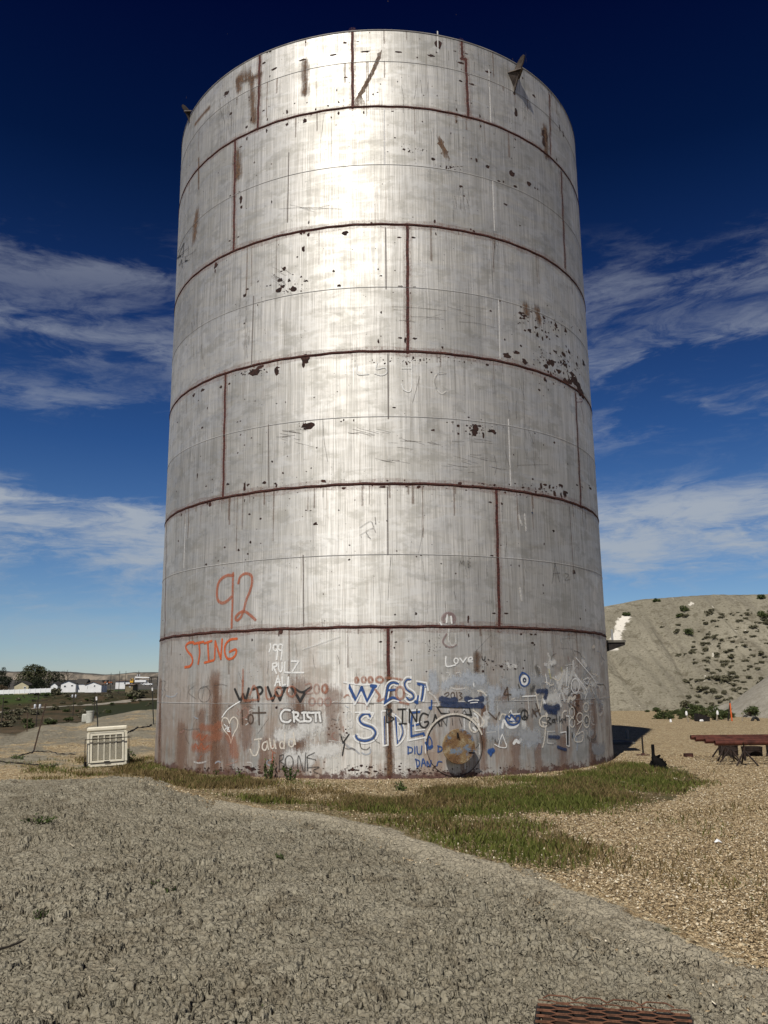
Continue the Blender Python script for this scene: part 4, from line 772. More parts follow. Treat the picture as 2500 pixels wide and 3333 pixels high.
graf('blue jaw shape over white blot', [('white', 'C', 22, [(405, 1110), (420, 1040), (450, 1090), (480, 1110), (530, 1105), (560, 1080)]), ('white', 'C', 30, [(470, 1010), (520, 1050)]), ('white', 'C', 11, [(475, 962), (490, 940), (502, 980), (575, 975)], 'L'), ('blue', 'C', 15, [(445, 990), (440, 1030), (470, 1070), (520, 1085), (565, 1060), (577, 1000), (545, 1000), (530, 1030), (512, 1000), (490, 985), (478, 1022), (445, 990)]), ('blue', 'C', 10, [(470, 1050), (560, 1045)]), ('cream', 'C', 14, [(380, 1030), (400, 980), (440, 985)])], 'graffiti_drawing')
graf('brown letter M or V', [('brown', 'C', 10, [(270, 960), (345, 1028), (376, 960)], 'L'), ('faint_white', 'C', 9, [(245, 890), (255, 1000)]), ('faint_white', 'C', 10, [(170, 780), (190, 740), (250, 790)])])
graf('navy painted-out blots', [('navy', 'C', 55, [(750, 755), (840, 750)]), ('navy', 'C', 55, [(840, 770), (825, 815)]), ('navy', 'C', 75, [(830, 905), (900, 930), (950, 910)]), ('navy', 'C', 60, [(860, 950), (930, 960)]), ('navy', 'C', 40, [(865, 1200), (960, 1205)]), ('navy', 'C', 28, [(950, 1300), (1000, 1320), (1030, 1325)]), ('blue', 'C', 46, [(280, 1345), (310, 1335)]), ('blue', 'C', 24, [(300, 1350), (290, 1380)])], 'graffiti_patch')
graf('white scribbled patch near the right edge', [('faint_white', 'C', 60, [(875, 480), (920, 470)]), ('faint_white', 'C', 50, [(865, 500), (868, 560)]), ('faint_white', 'C', 46, [(1010, 560), (980, 680), (960, 740)]), ('faint_white', 'C', 44, [(1100, 470), (1095, 560), (1060, 660)]), ('faint_white', 'C', 50, [(1110, 590), (1180, 690), (1220, 780)]), ('faint_white', 'C', 40, [(930, 620), (1000, 800), (1020, 850)]), ('white', 'C', 11, [(1125, 425), (1290, 620), (1340, 702)]),
      ('white', 'C', 12, [(1040, 520), (1030, 700)]), ('cream', 'C', 14, [(900, 620), (960, 645), (1000, 560)]), ('white', 'C', 9, [(1200, 640), (1250, 622), (1240, 682), (1210, 662), (1200, 640)]), ('yellow', 'C', 16, [(862, 540), (880, 625)]), ('white', 'C', 12, [(1115, 590), (1230, 740), (1215, 830)]), ('white', 'C', 14, circ(1120, 700, 40, 70)), ('faint_white', 'C', 40, [(1190, 460), (1225, 500)]), ('yellow', 'C', 12, [(985, 520), (990, 560)]), ('faint_white', 'C', 14, [(1080, 780), (1160, 760), (1230, 800)])], 'graffiti_patch')
graf('white letter P with long stem', [('cream', 'C', 13, [(845, 1000), (800, 1000), (770, 1040), (782, 1090), (830, 1102), (842, 1070), (800, 1060)]), ('cream', 'C', 13, [(832, 1110), (820, 1220), (800, 1302)])])
graf('small black word Ralph', [('black', 'C', 9, p) for p in ([(845, 1080), (846, 1015), (880, 1020), (852, 1045), (885, 1076)], circ(907, 1045, 12, 16), [(920, 1030), (925, 1062)], [(935, 990), (942, 1060)], [(970, 1000), (962, 1030), (975, 1060), (985, 1030), (1000, 1065)], [(1020, 990), (1025, 1055)], [(1000, 1030), (1030, 1025)])])
graf('white box with a black bar', [('white', 'C', 10, [(975, 1160), (1030, 1150), (1035, 1285), (1060, 1295), (1060, 1000), (1030, 995)], 'L'), ('black', 'C', 28, [(1045, 1110), (1046, 1270)], 'L'), ('cream', 'C', 9, [(975, 1060), (980, 1160)], 'L')], 'graffiti_drawing')
graf('cream numbers 9 0 2 8', [('cream', 'C', 12, circ(1090, 1060, 25, 45)), ('cream', 'C', 12, circ(1165, 1010, 30, 45)), ('cream', 'C', 13, circ(1230, 1050, 28, 58)), ('black', 'C', 8, circ(1232, 1035, 14, 34)), ('cream', 'C', 11, circ(1088, 960, 24, 50)), ('cream', 'C', 11, circ(1225, 910, 24, 44)), ('cream', 'C', 11, [(1140, 1075), (1192, 1050), (1112, 1230), (1186, 1240), (1196, 1150), (1132, 1180)]), ('black', 'C', 14, [(1090, 1165), (1090, 1200)]), ('black', 'C', 12, [(1108, 1010), (1110, 1030)])])
graf('white triangle on a thin upright line', [('white', 'C', 9, [(330, 1275), (380, 1302), (440, 1306), (446, 1270)]), ('white', 'C', 9, [(405, 1175), (380, 1240), (370, 1292)]), ('white', 'C', 9, [(405, 1175), (440, 1272)]), ('faint_white', 'C', 7, [(355, 870), (362, 1000), (370, 1230)]), ('faint_white', 'C', 8, [(250, 1160), (340, 1150)])], 'graffiti_drawing')
graf('faint white angular letters', [('faint_white', 'C', 10, [(850, 1150), (845, 1262), (910, 1266)], 'L'), ('faint_white', 'C', 10, [(850, 1150), (915, 1145)], 'L'), ('faint_white', 'C', 10, [(1265, 960), (1275, 1060), (1305, 1082)]), ('faint_white', 'C', 10, [(1350, 970), (1385, 1090), (1402, 1102)]), ('faint_white', 'C', 9, [(1255, 1120), (1270, 1250)]), ('faint_white', 'C', 12, [(1290, 1000), (1300, 1050)])])
graf('red brown drips by the right edge', [('rust_red', 'C', 16, p) for p in ([(1400, 730), (1395, 800)], [(1340, 720), (1345, 780)], [(1380, 900), (1400, 1000)], [(1430, 860), (1440, 960)], [(1360, 880), (1365, 960)], [(1410, 1000), (1420, 1080)], [(1050, 420), (1060, 460)])], 'graffiti_patch')
graf('small dark letter U and dots', [('black', 'C', 8, [(205, 410), (210, 440), (230, 446), (236, 415)]), ('black', 'C', 9, [(265, 440), (275, 445)]), ('black', 'C', 8, [(300, 455), (320, 458)])])
graf('grey letters A Z', [('grey', 'E', 9, [(1236, 1655), (1256, 1520), (1286, 1645)], 'L'), ('grey', 'E', 9, [(1245, 1592), (1286, 1588)], 'L'), ('grey', 'E', 9, [(1325, 1590), (1347, 1602), (1322, 1635), (1356, 1632)])])
graf('faint grey letters M B', [('grey', 'E', 6, [(612, 1535), (618, 1505), (628, 1525), (636, 1505), (642, 1535)], 'L'), ('grey', 'E', 6, [(668, 1505), (670, 1548)], 'L'), ('grey', 'E', 6, [(668, 1505), (685, 1515), (670, 1527), (688, 1540), (670, 1550)])])
graf('scratched white letters S J C', [('white', 'E', 6, [(225, 205), (290, 205)]), ('white', 'E', 6, [(290, 172), (286, 348), (240, 352), (220, 312)]), ('faint_white', 'E', 7, [(515, 240), (462, 245), (440, 290), (450, 340), (490, 376), (522, 360)]), ('white', 'E', 6, [(60, 165), (52, 210), (110, 200), (122, 235), (85, 252), (40, 240)]), ('white', 'K', 6, [(1465, 85), (1470, 150), (1550, 150)]), ('grey', 'E', 6, [(525, 240), (470, 240), (446, 290), (456, 345)])])
graf('black tag low on the second course at the left edge', [('black', 'F', 9, [(95, 890), (140, 775), (130, 880)], 'L'), ('black', 'F', 9, [(105, 950), (122, 900), (126, 960)], 'L'), ('black', 'F', 9, [(150, 880), (148, 910), (166, 905)]), ('black', 'F', 9, [(90, 890), (118, 870)]), ('worn_black', 'F', 6, [(172, 800), (172, 860)])])
graf('purple brown ring around a pale blot', [('purple_brown', 'E', 24, circ(540, 1895, 38, 34, 150, 400)), ('white', 'E', 10, [(530, 1870), (525, 1920)]), ('white', 'E', 10, [(555, 1880), (560, 1925)]), ('white', 'E', 9, [(480, 1920), (490, 1935)]), ('purple_brown', 'B', 16, [(1215, 190), (1180, 270), (1240, 320), (1310, 300)]), ('faint_white', 'B', 14, [(1240, 150), (1235, 250), (1270, 305), (1305, 280), (1300, 190)])], 'graffiti_drawing')
graf('dark scratched star sign', [('grey', 'K', 7, p) for p in ([(1485, 1255), (1560, 1210), (1585, 1250)], [(1485, 1310), (1575, 1260), (1600, 1290)], [(1530, 1290), (1560, 1335)], [(1540, 1320), (1560, 1330)], [(1595, 1180), (1600, 1230)])], 'graffiti_drawing')
graf('dark red tag beside the right seam', [('rust_red', 'E', 12, [(1420, 410), (1440, 420), (1430, 450), (1445, 520), (1450, 570)]), ('rust_red', 'E', 10, [(1405, 435), (1440, 430)])])
graf('blue and white blot over the brown band', [('navy', 'E', 10, [(1100, 1180), (1100, 1181)]), ('faint_white', 'E', 16, [(1010, 1200), (1030, 1260)]), ('faint_white', 'E', 12, [(1050, 1190), (1060, 1300)]), ('faint_white', 'E', 14, [(1020, 1690), (1030, 1770)])], 'graffiti_patch')

# ---- manhole
def local_frame(th, z):
    n = Vector((math.sin(th), -math.cos(th), 0)); tx = Vector((math.cos(th), math.sin(th), 0)); up = Vector((0, 0, 1))
    return shell(th, z), Matrix((tx, up, n)).transposed()      # columns: along, up, outward
mth, mz, _d = on(1481, 2427)
M_PLATE = simple('manhole plate paint', (.34, .33, .31), (.46, .45, .43), .5, 3, .4)
M_COVER = simple('mottled olive rust', (.13, .075, .028), (.30, .22, .12), .8, 7, .2, .6)
def cover_mat():
    m, t = mat('mottled rusty cover'); P = t.obj(); n = t.noise(P, 6, 6, .7); n2 = t.noise(P, 3.2, 5, .7); f = t.noise(P, 60, 3)
    c = t.cramp(t.math('ADD', t.math('MULTIPLY', n, .75), t.math('MULTIPLY', f, .25)), [(.3, (.045, .022, .012)), (.45, (.16, .085, .035)), (.56, (.24, .17, .085)), (.7, (.42, .37, .27))])
    c = t.mix(t.ramp(n2, .52, .60, 0, .75), c, (.12, .20, .30)); t.out(i={'Base Color': c, 'Roughness': .8, 'Metallic': .1, 'Normal': t.bump(n, .6, .01)}); return m
M_COVER = cover_mat()
b = MB(); N = 64; vs = []; fs = []
RINGS = [.25+.033*i for i in range(11)]
for r in RINGS:
    for k in range(N):
        a = 2*math.pi*k/N; vs.append(shell(mth+r*math.cos(a)/TR, mz+r*math.sin(a), .0007))
for i in range(len(RINGS)-1):
    for k in range(N): fs.append((i*N+k, i*N+N+k, i*N+N+(k+1) % N, i*N+(k+1) % N))
b.add(vs, fs); mp = b.build('manhole_plate', M_TANK, tank, True)
uvl = mp.data.uv_layers.new(name='UVMap')
for l in mp.data.loops:
    v = mp.data.vertices[l.vertex_index].co; uvl.data[l.index].uv = (math.atan2(v.x, -v.y)*TR, v.z)
b = MB(); b.tube([shell(mth+.598*math.cos(a)/TR, mz+.598*math.sin(a), .012) for a in np.linspace(0, 2*math.pi, 65)], .006, 6); b.build('plate_edge_weld', M_DKSTEEL, tank, 'all')
C0, F0 = local_frame(mth, mz)
cc = F0 @ Vector((-.015, .005, 0))
b = MB(); b.lathe([(.26, -.02), (.26, .195), (.335, .195), (.335, .22), (.0, .22)], 40, F0, C0); b.build('manhole_neck', M_DKSTEEL, tank, True)
b = MB(); b.lathe([(0, .2205), (.338, .2205), (.345, .227), (.345, .240), (.338, .248), (.30, .250), (.0, .254)], 48, F0, C0); cov = b.build('manhole_cover', M_COVER, tank, True)
b = MB()
for k in range(20):
    a = 2*math.pi*(k+.5)/20; b.lathe([(.011, .245), (.011, .256), (.008, .259), (0, .259)], 6, F0, C0+F0 @ Vector((.30*math.cos(a), .30*math.sin(a), 0)))
b.build('bolts', M_COVER, cov)
b = MB(); b.box(C0+F0 @ Vector((-.03, .22, .265)), (.022, .10, .02), M=F0); b.tube([C0+F0 @ Vector(p) for p in ((-.03, .26, .26), (-.03, .27, .30), (-.02, .22, .31), (-.01, .17, .28))], .009, 8); b.build('lifting_handle', M_DKSTEEL, cov, True)
b = MB(); b.box(C0+F0 @ Vector((.26, -.07, .266)), (.13, .07, .028), M=F0); b.tube([C0+F0 @ Vector((.20, -.07, .275)), C0+F0 @ Vector((.36, -.07, .275))], .012, 8); b.build('cover_hinge', M_COVER, cov, True)
b = MB(); ribbon(b, [(mth+.63*math.cos(a)/TR, mz+.63*math.sin(a)) for a in np.linspace(rad(20), rad(165), 30)], .045); o = b.build('graffiti_drawing', ink('cream'), tank); o['label'] = 'cream spray arc over the manhole plate'

# ---- lifting brackets near the top rim
def bracket(px, py, label, k=.72):
    th, z, _ = on(px, py); C, Fm = local_frame(th, z); b = MB(); t_ = .03
    q = lambda *p: C+Fm @ (Vector(p)*k)
    # upright ear plate: triangular foot widening out from the shell, rounded eye at its outer top
    ear = [q(.0, -.52, 0), q(.0, .30, 0), q(0, .52, .20), q(0, .66, .40), q(0, .68, .54), q(0, .58, .60), q(0, .40, .52), q(0, .10, .30)]
    b.poly([p+Fm @ Vector((-t_/2, 0, 0)) for p in ear], Fm @ Vector((t_, 0, 0)))
    b.poly([q(-.28, .18, 0), q(.30, .18, 0), q(.06, .18, .42), q(-.04, .18, .42)], Fm @ Vector((0, t_, 0)))
    b.poly([q(-.26, .17, .004), q(.0, -.30, .004), q(.0, -.30, .05), q(-.03, .17, .30)], Fm @ Vector((.022, 0, 0)))
    o = b.build('lifting_bracket', M_BRACKET, tank); o['label'] = label; return o
M_BRACKET = simple('brown weathered steel', (.035, .026, .022), (.10, .08, .065), .6, 5, .3)
bracket(1672, 262, 'dark gusset lifting bracket right of the rim')
bracket(619, 378, 'small dark bracket at the left rim', .42)
# ---- platform on the right flank
pth, pz, _ = on(1968, 2105)
M_WOOD = simple('grey weathered planks', (.075, .068, .058), (.15, .14, .12), .85, 5)
b = MB(); C, Fm = local_frame(rad(82), 2.92)
b.box(C+Fm @ Vector((0, 0, .22)), (1.1, .06, .50), M=Fm); b.build('platform_deck', M_WOOD, tank)
b = MB()
for s in (-.5, .5): b = MB(); b.poly([C+Fm @ Vector((s-.02, y, l)) for y, l in ((-.031, .0), (-.031, .45), (-.10, .45), (-.26, .0))], Fm @ Vector((.04, 0, 0))); b.build('platform_bracket', M_DKSTEEL, tank)
b = MB(); b.box(C+Fm @ Vector((-.5, .14, .14)), (.05, .34, .05), M=Fm); b.build('platform_post', simple('galvanised post', (.30, .30, .29), (.42, .42, .41), .5, 5, .4), tank)
#MORE
# ---------------------------------------------------------------- vegetation helpers
def leaf_mat(name, c1, c2, c3=None, sc=3, rough=.7):
    m, t = mat(name); P = t.obj(); n = t.noise(P, sc, 3); r = t.n('ShaderNodeNewGeometry').outputs['Random Per Island']
    c = t.mix(t.ramp(t.math('ADD', t.math('MULTIPLY', n, .5), t.math('MULTIPLY', r, .5)), .3, .7), c1, c2)
    if c3: c = t.mix(t.ramp(r, .82, .9), c, c3)
    t.out(i={'Base Color': c, 'Roughness': rough, 'Specular IOR Level': .2}); return m
M_BARK = simple('bark', (.045, .035, .027), (.09, .07, .055), .95, 6)
def leaves(C, size, rng, aspect=.55, up=.0):
    """one small bent quad per centre"""
    n = len(C); d = rng.normal(size=(n, 3)); d[:, 2] += up; d /= np.linalg.norm(d, axis=1)[:, None]
    e = np.cross(d, rng.normal(size=(n, 3))); e /= np.linalg.norm(e, axis=1)[:, None]
    s = (size*(.6+.8*rng.random(n)))[:, None]
    V = np.stack([C-d*s*.5, C+e*s*aspect*.5, C+d*s*.5, C-e*s*aspect*.5], 1).reshape(-1, 3)
    F = np.arange(n*4).reshape(n, 4); return V, F
def crown_pts(blobs, n, rng, hollow=.55):
    B = np.array(blobs, float); vol = B[:, 3]*B[:, 4]*B[:, 5]; k = rng.choice(len(B), n, p=vol**.7/(vol**.7).sum())
    d = rng.normal(size=(n, 3)); d /= np.linalg.norm(d, axis=1)[:, None]
    r = hollow+(1-hollow)*rng.random(n)**.6
    P = B[k, :3]+d*B[k, 3:]*r[:, None]
    keep = fbm(P[:, 0]*1.1/B[k, 3]+k*3.1, P[:, 2]*1.3/B[k, 5]+P[:, 1]/B[k, 4], 5, 3) > .40
    return P[keep]
def tree(name, label, base, blobs, n, leaf, m, group=None, trunk=.3, limbs=6, seed=1, cat='tree', droop=0):
    rng = np.random.default_rng(seed); t = thing(name, label, cat, base, 0, group); b = MB()
    B = sorted(blobs, key=lambda q: q[2]); top = max(B, key=lambda q: q[2]); rr = random.Random(seed)
    b.tube([(0, 0, -.3), (.05*trunk, 0, B[0][2]*.5), (top[0]*.5, top[1]*.5, (B[0][2]+top[2])*.5), (top[0], top[1], top[2])], [trunk, trunk*.8, trunk*.5, trunk*.15], 8)
    for q in B[:limbs]: b.tube([(0, 0, B[0][2]*.35), (q[0]*.5, q[1]*.5, q[2]*.62), (q[0], q[1], q[2]+q[5]*.3)], [trunk*.5, trunk*.32, trunk*.1], 6)
    b.build('trunk', M_BARK, t, True)
    V, F = leaves(crown_pts(blobs, n, rng), leaf, rng, .55, -.6*droop)
    npmesh('crown', V, F, m, parent=t); return t
def rblobs(w, h, z0, n, rng, flat=1.0):
    o = []
    for i in range(n):
        a = rng.random()*6.283; r = w*.5*math.sqrt(rng.random())*.75; zz = z0+h*(.15+.75*rng.random()); k = 1-.55*((zz-z0)/h-.4)**2*2
        s = w*(.18+.14*rng.random()); o.append((r*math.cos(a)*k, r*math.sin(a)*k, zz, s, s, s*flat))
    return o

# ---------------------------------------------------------------- grey badland hill on the right
M_SAGE = leaf_mat('sage leaves', (.085, .080, .045), (.150, .140, .088), (.21, .195, .13), 2)
M_SHRUB = leaf_mat('dark green shrub leaves', (.034, .048, .015), (.080, .100, .034), (.12, .135, .055), 2)
M_GRASSY = leaf_mat('weed leaves', (.030, .050, .012), (.065, .095, .022), (.10, .13, .04), 6)
def crest(X): return np.interp(X, [-40, -12, 0, 12, 20, 24.5, 30, 36, 60, 90], [1, 4, 6.5, 8.2, 9.0, 9.75, 9.95, 9.9, 9.6, 8.5])
def hill_h(X, Y):
    foot = 57+2.5*np.sin(X/9.0)+4*(fbm(X/14, 0*X+1, 7, 2)-.5); run = 19.0
    g = fbm(X/2.2+.35*fbm(X/6, Y/6, 9), Y/22, 13, 4)-.5; g2 = fbm(X/.8, Y/7, 17, 3)-.5
    s = (Y-foot)/run; prof = np.where(s < 1, np.clip(s, 0, 1)**1.12, 1.0)
    prof = np.minimum(prof, 1)-.02*np.exp(-((s-1)/.05)**2)
    h = crest(X)*prof+np.where((s > 0), (1.7*g+.9*g2)*np.sin(np.pi*np.clip(s, 0, 1))**.7, 0)+.12*(fbm(X*1.5, Y*1.5, 19, 3)-.5)*np.clip(s*8, 0, 1)
    gully = np.exp(-((X-(23.3+.10*(Y-66)))/1.0)**2)*np.sin(np.pi*np.clip(s, 0, 1)); h = h-.8*gully
    return np.where(s <= 0, -.35+.3*np.clip(1+s*8, 0, 1), h-.05), s
def hill_mat():
    m, t = mat('grey badland clay'); P = t.obj(); big = t.noise(P, .14, 5); mid = t.noise(P, .9, 6, .7); fine = t.noise(P, 5, 5, .75)
    st = t.noise(t.map(P, (1.1, .12, .12)), 1.2, 5, .6)
    c = t.mix(t.ramp(big, .35, .65), (.218, .199, .150), (.282, .258, .197)); c = t.mix(t.ramp(st, .48, .65, 0, .5), c, (.165, .148, .115))
    c = t.mix(t.ramp(mid, .52, .62, 0, .75), c, (.13, .115, .082)); c = t.mix(t.ramp(fine, .53, .62, 0, .65), c, (.085, .076, .048)); c = t.mix(t.ramp(fine, .43, .34, 0, .5), c, (.38, .35, .285))
    u = t.n('ShaderNodeSeparateXYZ', {0: P}); X = u.outputs[0]; Z = u.outputs[2]
    # pale salt crust streaks
    cr = t.noise(t.map(P, (.9, .55, .5), loc=(3, 1, 5)), .8, 6, .7); reg = t.noise(P, .11, 2)
    sel = t.ramp(t.math('ADD', cr, t.math('MULTIPLY', t.math('SUBTRACT', reg, .5), .35)), .66, .69)
    xs = t.math('ABSOLUTE', t.math('SUBTRACT', t.math('ADD', X, t.math('MULTIPLY', t.math('SUBTRACT', mid, .5), 1.6)), t.math('ADD', 14.35, t.math('MULTIPLY', Z, .93))))
    strip = t.math('MULTIPLY', t.math('MULTIPLY', t.ramp(xs, .55, .36), t.ramp(t.math('ABSOLUTE', t.math('SUBTRACT', Z, 6.2)), 1.75, 1.55)), t.ramp(t.noise(P, 1.5, 4), .40, .44))
    c = t.mix(t.math('MAXIMUM', strip, t.math('MULTIPLY', sel, .8)), c, (.70, .66, .58))
    t.out(i={'Base Color': c, 'Roughness': .95, 'Specular IOR Level': .1, 'Normal': t.bump(t.math('ADD', mid, t.math('MULTIPLY', fine, .5)), .8, .22)}); return m
M_HILL = hill_mat()
xs = np.arange(-11, 95, .2); ys = np.concatenate([np.arange(50, 80, .2), np.arange(80, 130, 1.5)])
XX, YY = np.meshgrid(xs, ys, indexing='ij'); hz_, _s = hill_h(XX, YY); hz_ = hz_-np.clip((YY-95)/35, 0, 1)*0.0
hz_ = hz_*1.0; edge_ = np.clip((XX+11)/15, 0, 1)**1.3; hz_ = np.where(_s > 0, hz_*edge_-.4*(1-edge_), hz_)
ii = np.arange(XX.size).reshape(XX.shape)
F = np.stack([ii[:-1, :-1], ii[1:, :-1], ii[1:, 1:], ii[:-1, 1:]], -1).reshape(-1, 4)
tag(npmesh('hill', np.stack([XX, YY, hz_], -1).reshape(-1, 3), F, M_HILL, smooth=True), kind='structure')
def hz(x, y):
    h, s = hill_h(np.array([x]), np.array([y])); return float(h[0])
# gravel pile on the right
def pile_h(X, Y):
    r = np.hypot((X-25.6)/1.0, (Y-48.5)/1.15); h = 4.75-.75*r+.10*(fbm(X*1.3, Y*1.3, 3, 4)-.5)*2; h2 = 1.25-.42*np.hypot(X-23.2, Y-54)+.15*(fbm(X, Y, 33, 3)-.5)
    return np.maximum(np.maximum(h, h2), -.3)
xs = np.arange(17, 35, .15); ys = np.arange(40, 59, .15); XX, YY = np.meshgrid(xs, ys, indexing='ij'); ii = np.arange(XX.size).reshape(XX.shape)
F = np.stack([ii[:-1, :-1], ii[1:, :-1], ii[1:, 1:], ii[:-1, 1:]], -1).reshape(-1, 4)
M_PILE = simple('pale grey gravel', (.23, .21, .17), (.32, .30, .255), .95, 3, 0, .8, .05, .1)
tag(npmesh('gravel_mound', np.stack([XX, YY, pile_h(XX, YY)], -1).reshape(-1, 3), F, M_PILE, smooth=True), kind='structure')

def bush_proto(seed, w, h, n, leaf, m, stems=5, name='sagebrush', label='', cat='bush', group=None):
    rng = np.random.default_rng(seed); t = thing(name, label, cat, (0, 0, -50), 0, group)
    b = MB(); rr = random.Random(seed)
    for k in range(stems):
        a = rr.random()*6.28; b.tube([(0, 0, -.1), (w*.15*math.cos(a), w*.15*math.sin(a), h*.35), (w*.36*math.cos(a), w*.36*math.sin(a), h*.75)], [.03*w, .02*w, .006*w], 5)
    b.build('stem', M_BARK, t, True)
    V, F = leaves(crown_pts(rblobs(w, h*.75, h*.12, 9, rng, .7), n, rng, .35), leaf, rng, .6)
    V[:, 2] = np.maximum(V[:, 2], .0); npmesh('foliage', V, F, m, parent=t); return t
SAGE_L = 'low grey-green sagebrush on the grey hillside'
sg = [bush_proto(40+i, 1.0, .5, 420, .16, M_SAGE, 4, 'sagebrush', SAGE_L, 'bush', 'sagebrush dotted over the grey hill') for i in range(3)]
rr = random.Random(5); used = [0, 0, 0]; cnt = 0
while cnt < 240:
    px = rr.uniform(2120, 2580); py = rr.uniform(1990, 2335)
    if rr.random() > sstep(2150, 2300, np.array(px))*.95+.05: continue
    d = ray(px, py); yy = np.arange(54, 84, .25); hh, ss = hill_h(d.x/d.y*yy, yy); zz = CAMZ+d.z/d.y*yy
    k = int(np.argmax(hh > zz))
    if k == 0 or ss[k] <= 0.02: continue
    y = float(yy[k]); x = d.x/d.y*y; i = rr.randrange(3); s = rr.uniform(.25, .62)*(1.0 if rr.random() < .85 else 1.7)
    L = (x, y, float(hh[k])-.05)
    if used[i]: o = copy_tree(sg[i], L, rr.random()*6.28, None, (s, s, s*rr.uniform(.6, 1)))
    else: o = sg[i]; o.location = L; o.scale = (s, s, s*.8); used[i] = 1
    cnt += 1
# the darker bushes one can single out
for i, (px, py, w_, lab) in enumerate([(2044, 1998, 1.9, 'dark bush at the head of the white streak on the hill'), (2137, 1953, 1.5, 'small dark bush alone on the left of the hill skyline'), (2478, 1942, 1.8, 'dark bush on the hill skyline at the right'), (2232, 1985, 1.9, 'flat dark bush high on the middle of the hill'),
                                       (2213, 2002, 1.4, 'brownish bush just under the flat dark bush'), (2240, 2062, 2.0, 'straggly dark bush halfway up the hill'), (2477, 2003, 2.1, 'dark bush near the top of the hill at the right')]):
    d = ray(px, py+6); yy = np.arange(54, 90, .2); hh, ss = hill_h(d.x/d.y*yy, yy); zz = CAMZ+d.z/d.y*yy; k = int(np.argmax(hh > zz))
    if k == 0: y = 76.0
    else: y = float(yy[k])
    x = d.x/d.y*y; w_ *= .45; o = bush_proto(70+i, w_, w_*.62, 600, .13, M_SHRUB, 5, 'hill_bush', lab, 'bush', None); o.location = (x, y, hz(x, y)-.1)
# thicket at the hill foot
THL = 'dark green shrub in the thicket at the foot of the hill'
th_ = [bush_proto(90+i, 1.5, 1.1, 900, .17, M_SHRUB, 5, 'thicket_shrub', THL, 'shrub', 'shrubs in the thicket at the hill foot') for i in range(3)]
used = [0, 0, 0]
for k in range(64):
    px = rr.uniform(2095, 2430) if k < 46 else rr.uniform(2060, 2500); y = rr.uniform(43.5, 56); fx = (px-1250)/FPX
    if k >= 46: y = rr.uniform(55, 59)
    x = fx*y
    if pile_h(np.array([x]), np.array([y]))[0] > .3: continue
    zb = max(hz(x, y), 0)-.05; i = k % 3; s = rr.uniform(.25, .66)*(.7 if px < 2180 else 1)
    if used[i]: copy_tree(th_[i], (x, y, zb), rr.random()*6.28, None, (s, s, s*rr.uniform(.5, 1)))
    else: th_[i].location = (x, y, zb); th_[i].scale = (s, s, s*.8); used[i] = 1
# ---------------------------------------------------------------- far mesa and valley road
def mesa(name, Y0, prof, depth, seed, m, rng_x=(-5200, 1800), n=420):
    X = np.linspace(*rng_x, n); H = np.interp(X, [p[0] for p in prof], [p[1] for p in prof]); H = H+ (fbm(X/260, X*0, seed, 5)-.5)*H.mean()*.45
    rows = [(0, -.02), (.25, .12), (.45, .30), (.58, .46), (.66, .60), (.70, .84), (.74, .88), (.78, .985), (.85, 1.0), (1.0, 1.0), (1.3, .9)]
    V = []; 
    for (dy, k) in rows:
        rib = (fbm(X/70, X*0+k*2, seed+3, 4)-.5)*depth*.34*(1-abs(k-.5)); V.append(np.stack([X, Y0+dy*depth+rib, H*k], -1))
    V = np.array(V); ii = np.arange(V.shape[0]*n).reshape(V.shape[0], n)
    F = np.stack([ii[:-1, :-1], ii[:-1, 1:], ii[1:, 1:], ii[1:, :-1]], -1).reshape(-1, 4)
    o = npmesh(name, V.reshape(-1, 3), F, m, dict(hgt=np.repeat([k for _, k in rows], n)), smooth=False); return tag(o, kind='structure')
def mesa_mat():
    m, t = mat('mesa rock'); P = t.pos(); h = t.attr('hgt'); st = t.noise(t.map(P, (.012, .012, .002)), 1.4, 6, .7); bn = t.noise(t.map(P, (.001, .001, .06)), 1, 3)
    c = t.mix(t.ramp(st, .42, .6), (.050, .046, .042), (.115, .102, .088)); cl = t.mix(t.ramp(st, .42, .6), (.11, .096, .077), (.26, .22, .172))
    c = t.mix(t.ramp(t.math('ADD', h, t.math('MULTIPLY', t.math('SUBTRACT', st, .5), .9)), .50, .62), c, cl); c = t.mix(t.ramp(h, .90, .97), c, (.06, .058, .052))
    t.out(i={'Base Color': c, 'Roughness': 1}); return m
M_MESA = mesa_mat()
mesa('mesa', 4300, [(-5200, 105), (-2050, 103), (-1850, 101), (-1500, 92), (-1350, 88), (-1180, 84), (-1050, 96), (-900, 72), (-700, 60), (0, 60), (1800, 50)], 620, 5, M_MESA)
M_DARKHILL = simple('dark scrub slope', (.045, .042, .038), (.085, .078, .066), 1, .01)
mesa('far_slope', 2500, [(-3200, 34), (-1300, 34), (-900, 33), (-700, 26), (-300, 14), (900, 10)], 300, 9, M_DARKHILL, (-3200, 900), 240)
M_ROAD = simple('pale dirt road', (.20, .18, .145), (.29, .26, .215), .95, .6)
rp_ = [ground_at(x, y) for x, y in ((-160, 2332), (0, 2318), (110, 2306), (270, 2296), (400, 2284), (505, 2276), (620, 2268))]
b = MB(); Q = []
for i in range(len(rp_)-1):
    for k in range(12): Q.append(rp_[i].lerp(rp_[i+1], k/12))
vs = []; fs = []
for i, p in enumerate(Q):
    d = (Q[min(i+1, len(Q)-1)]-Q[max(i-1, 0)]); d.z = 0; d.normalize(); nr = Vector((-d.y, d.x, 0))
    for k in (-1, -.5, 0, .5, 1): q = p+nr*k*2.6; vs.append((q.x, q.y, tz(q.x, q.y)+.12))
    if i:
        for k in range(4): fs.append((5*i-5+k, 5*i-4+k, 5*i+1+k, 5*i+k))
b.add(vs, fs); tag(b.build('road', M_ROAD, None, True), kind='structure')

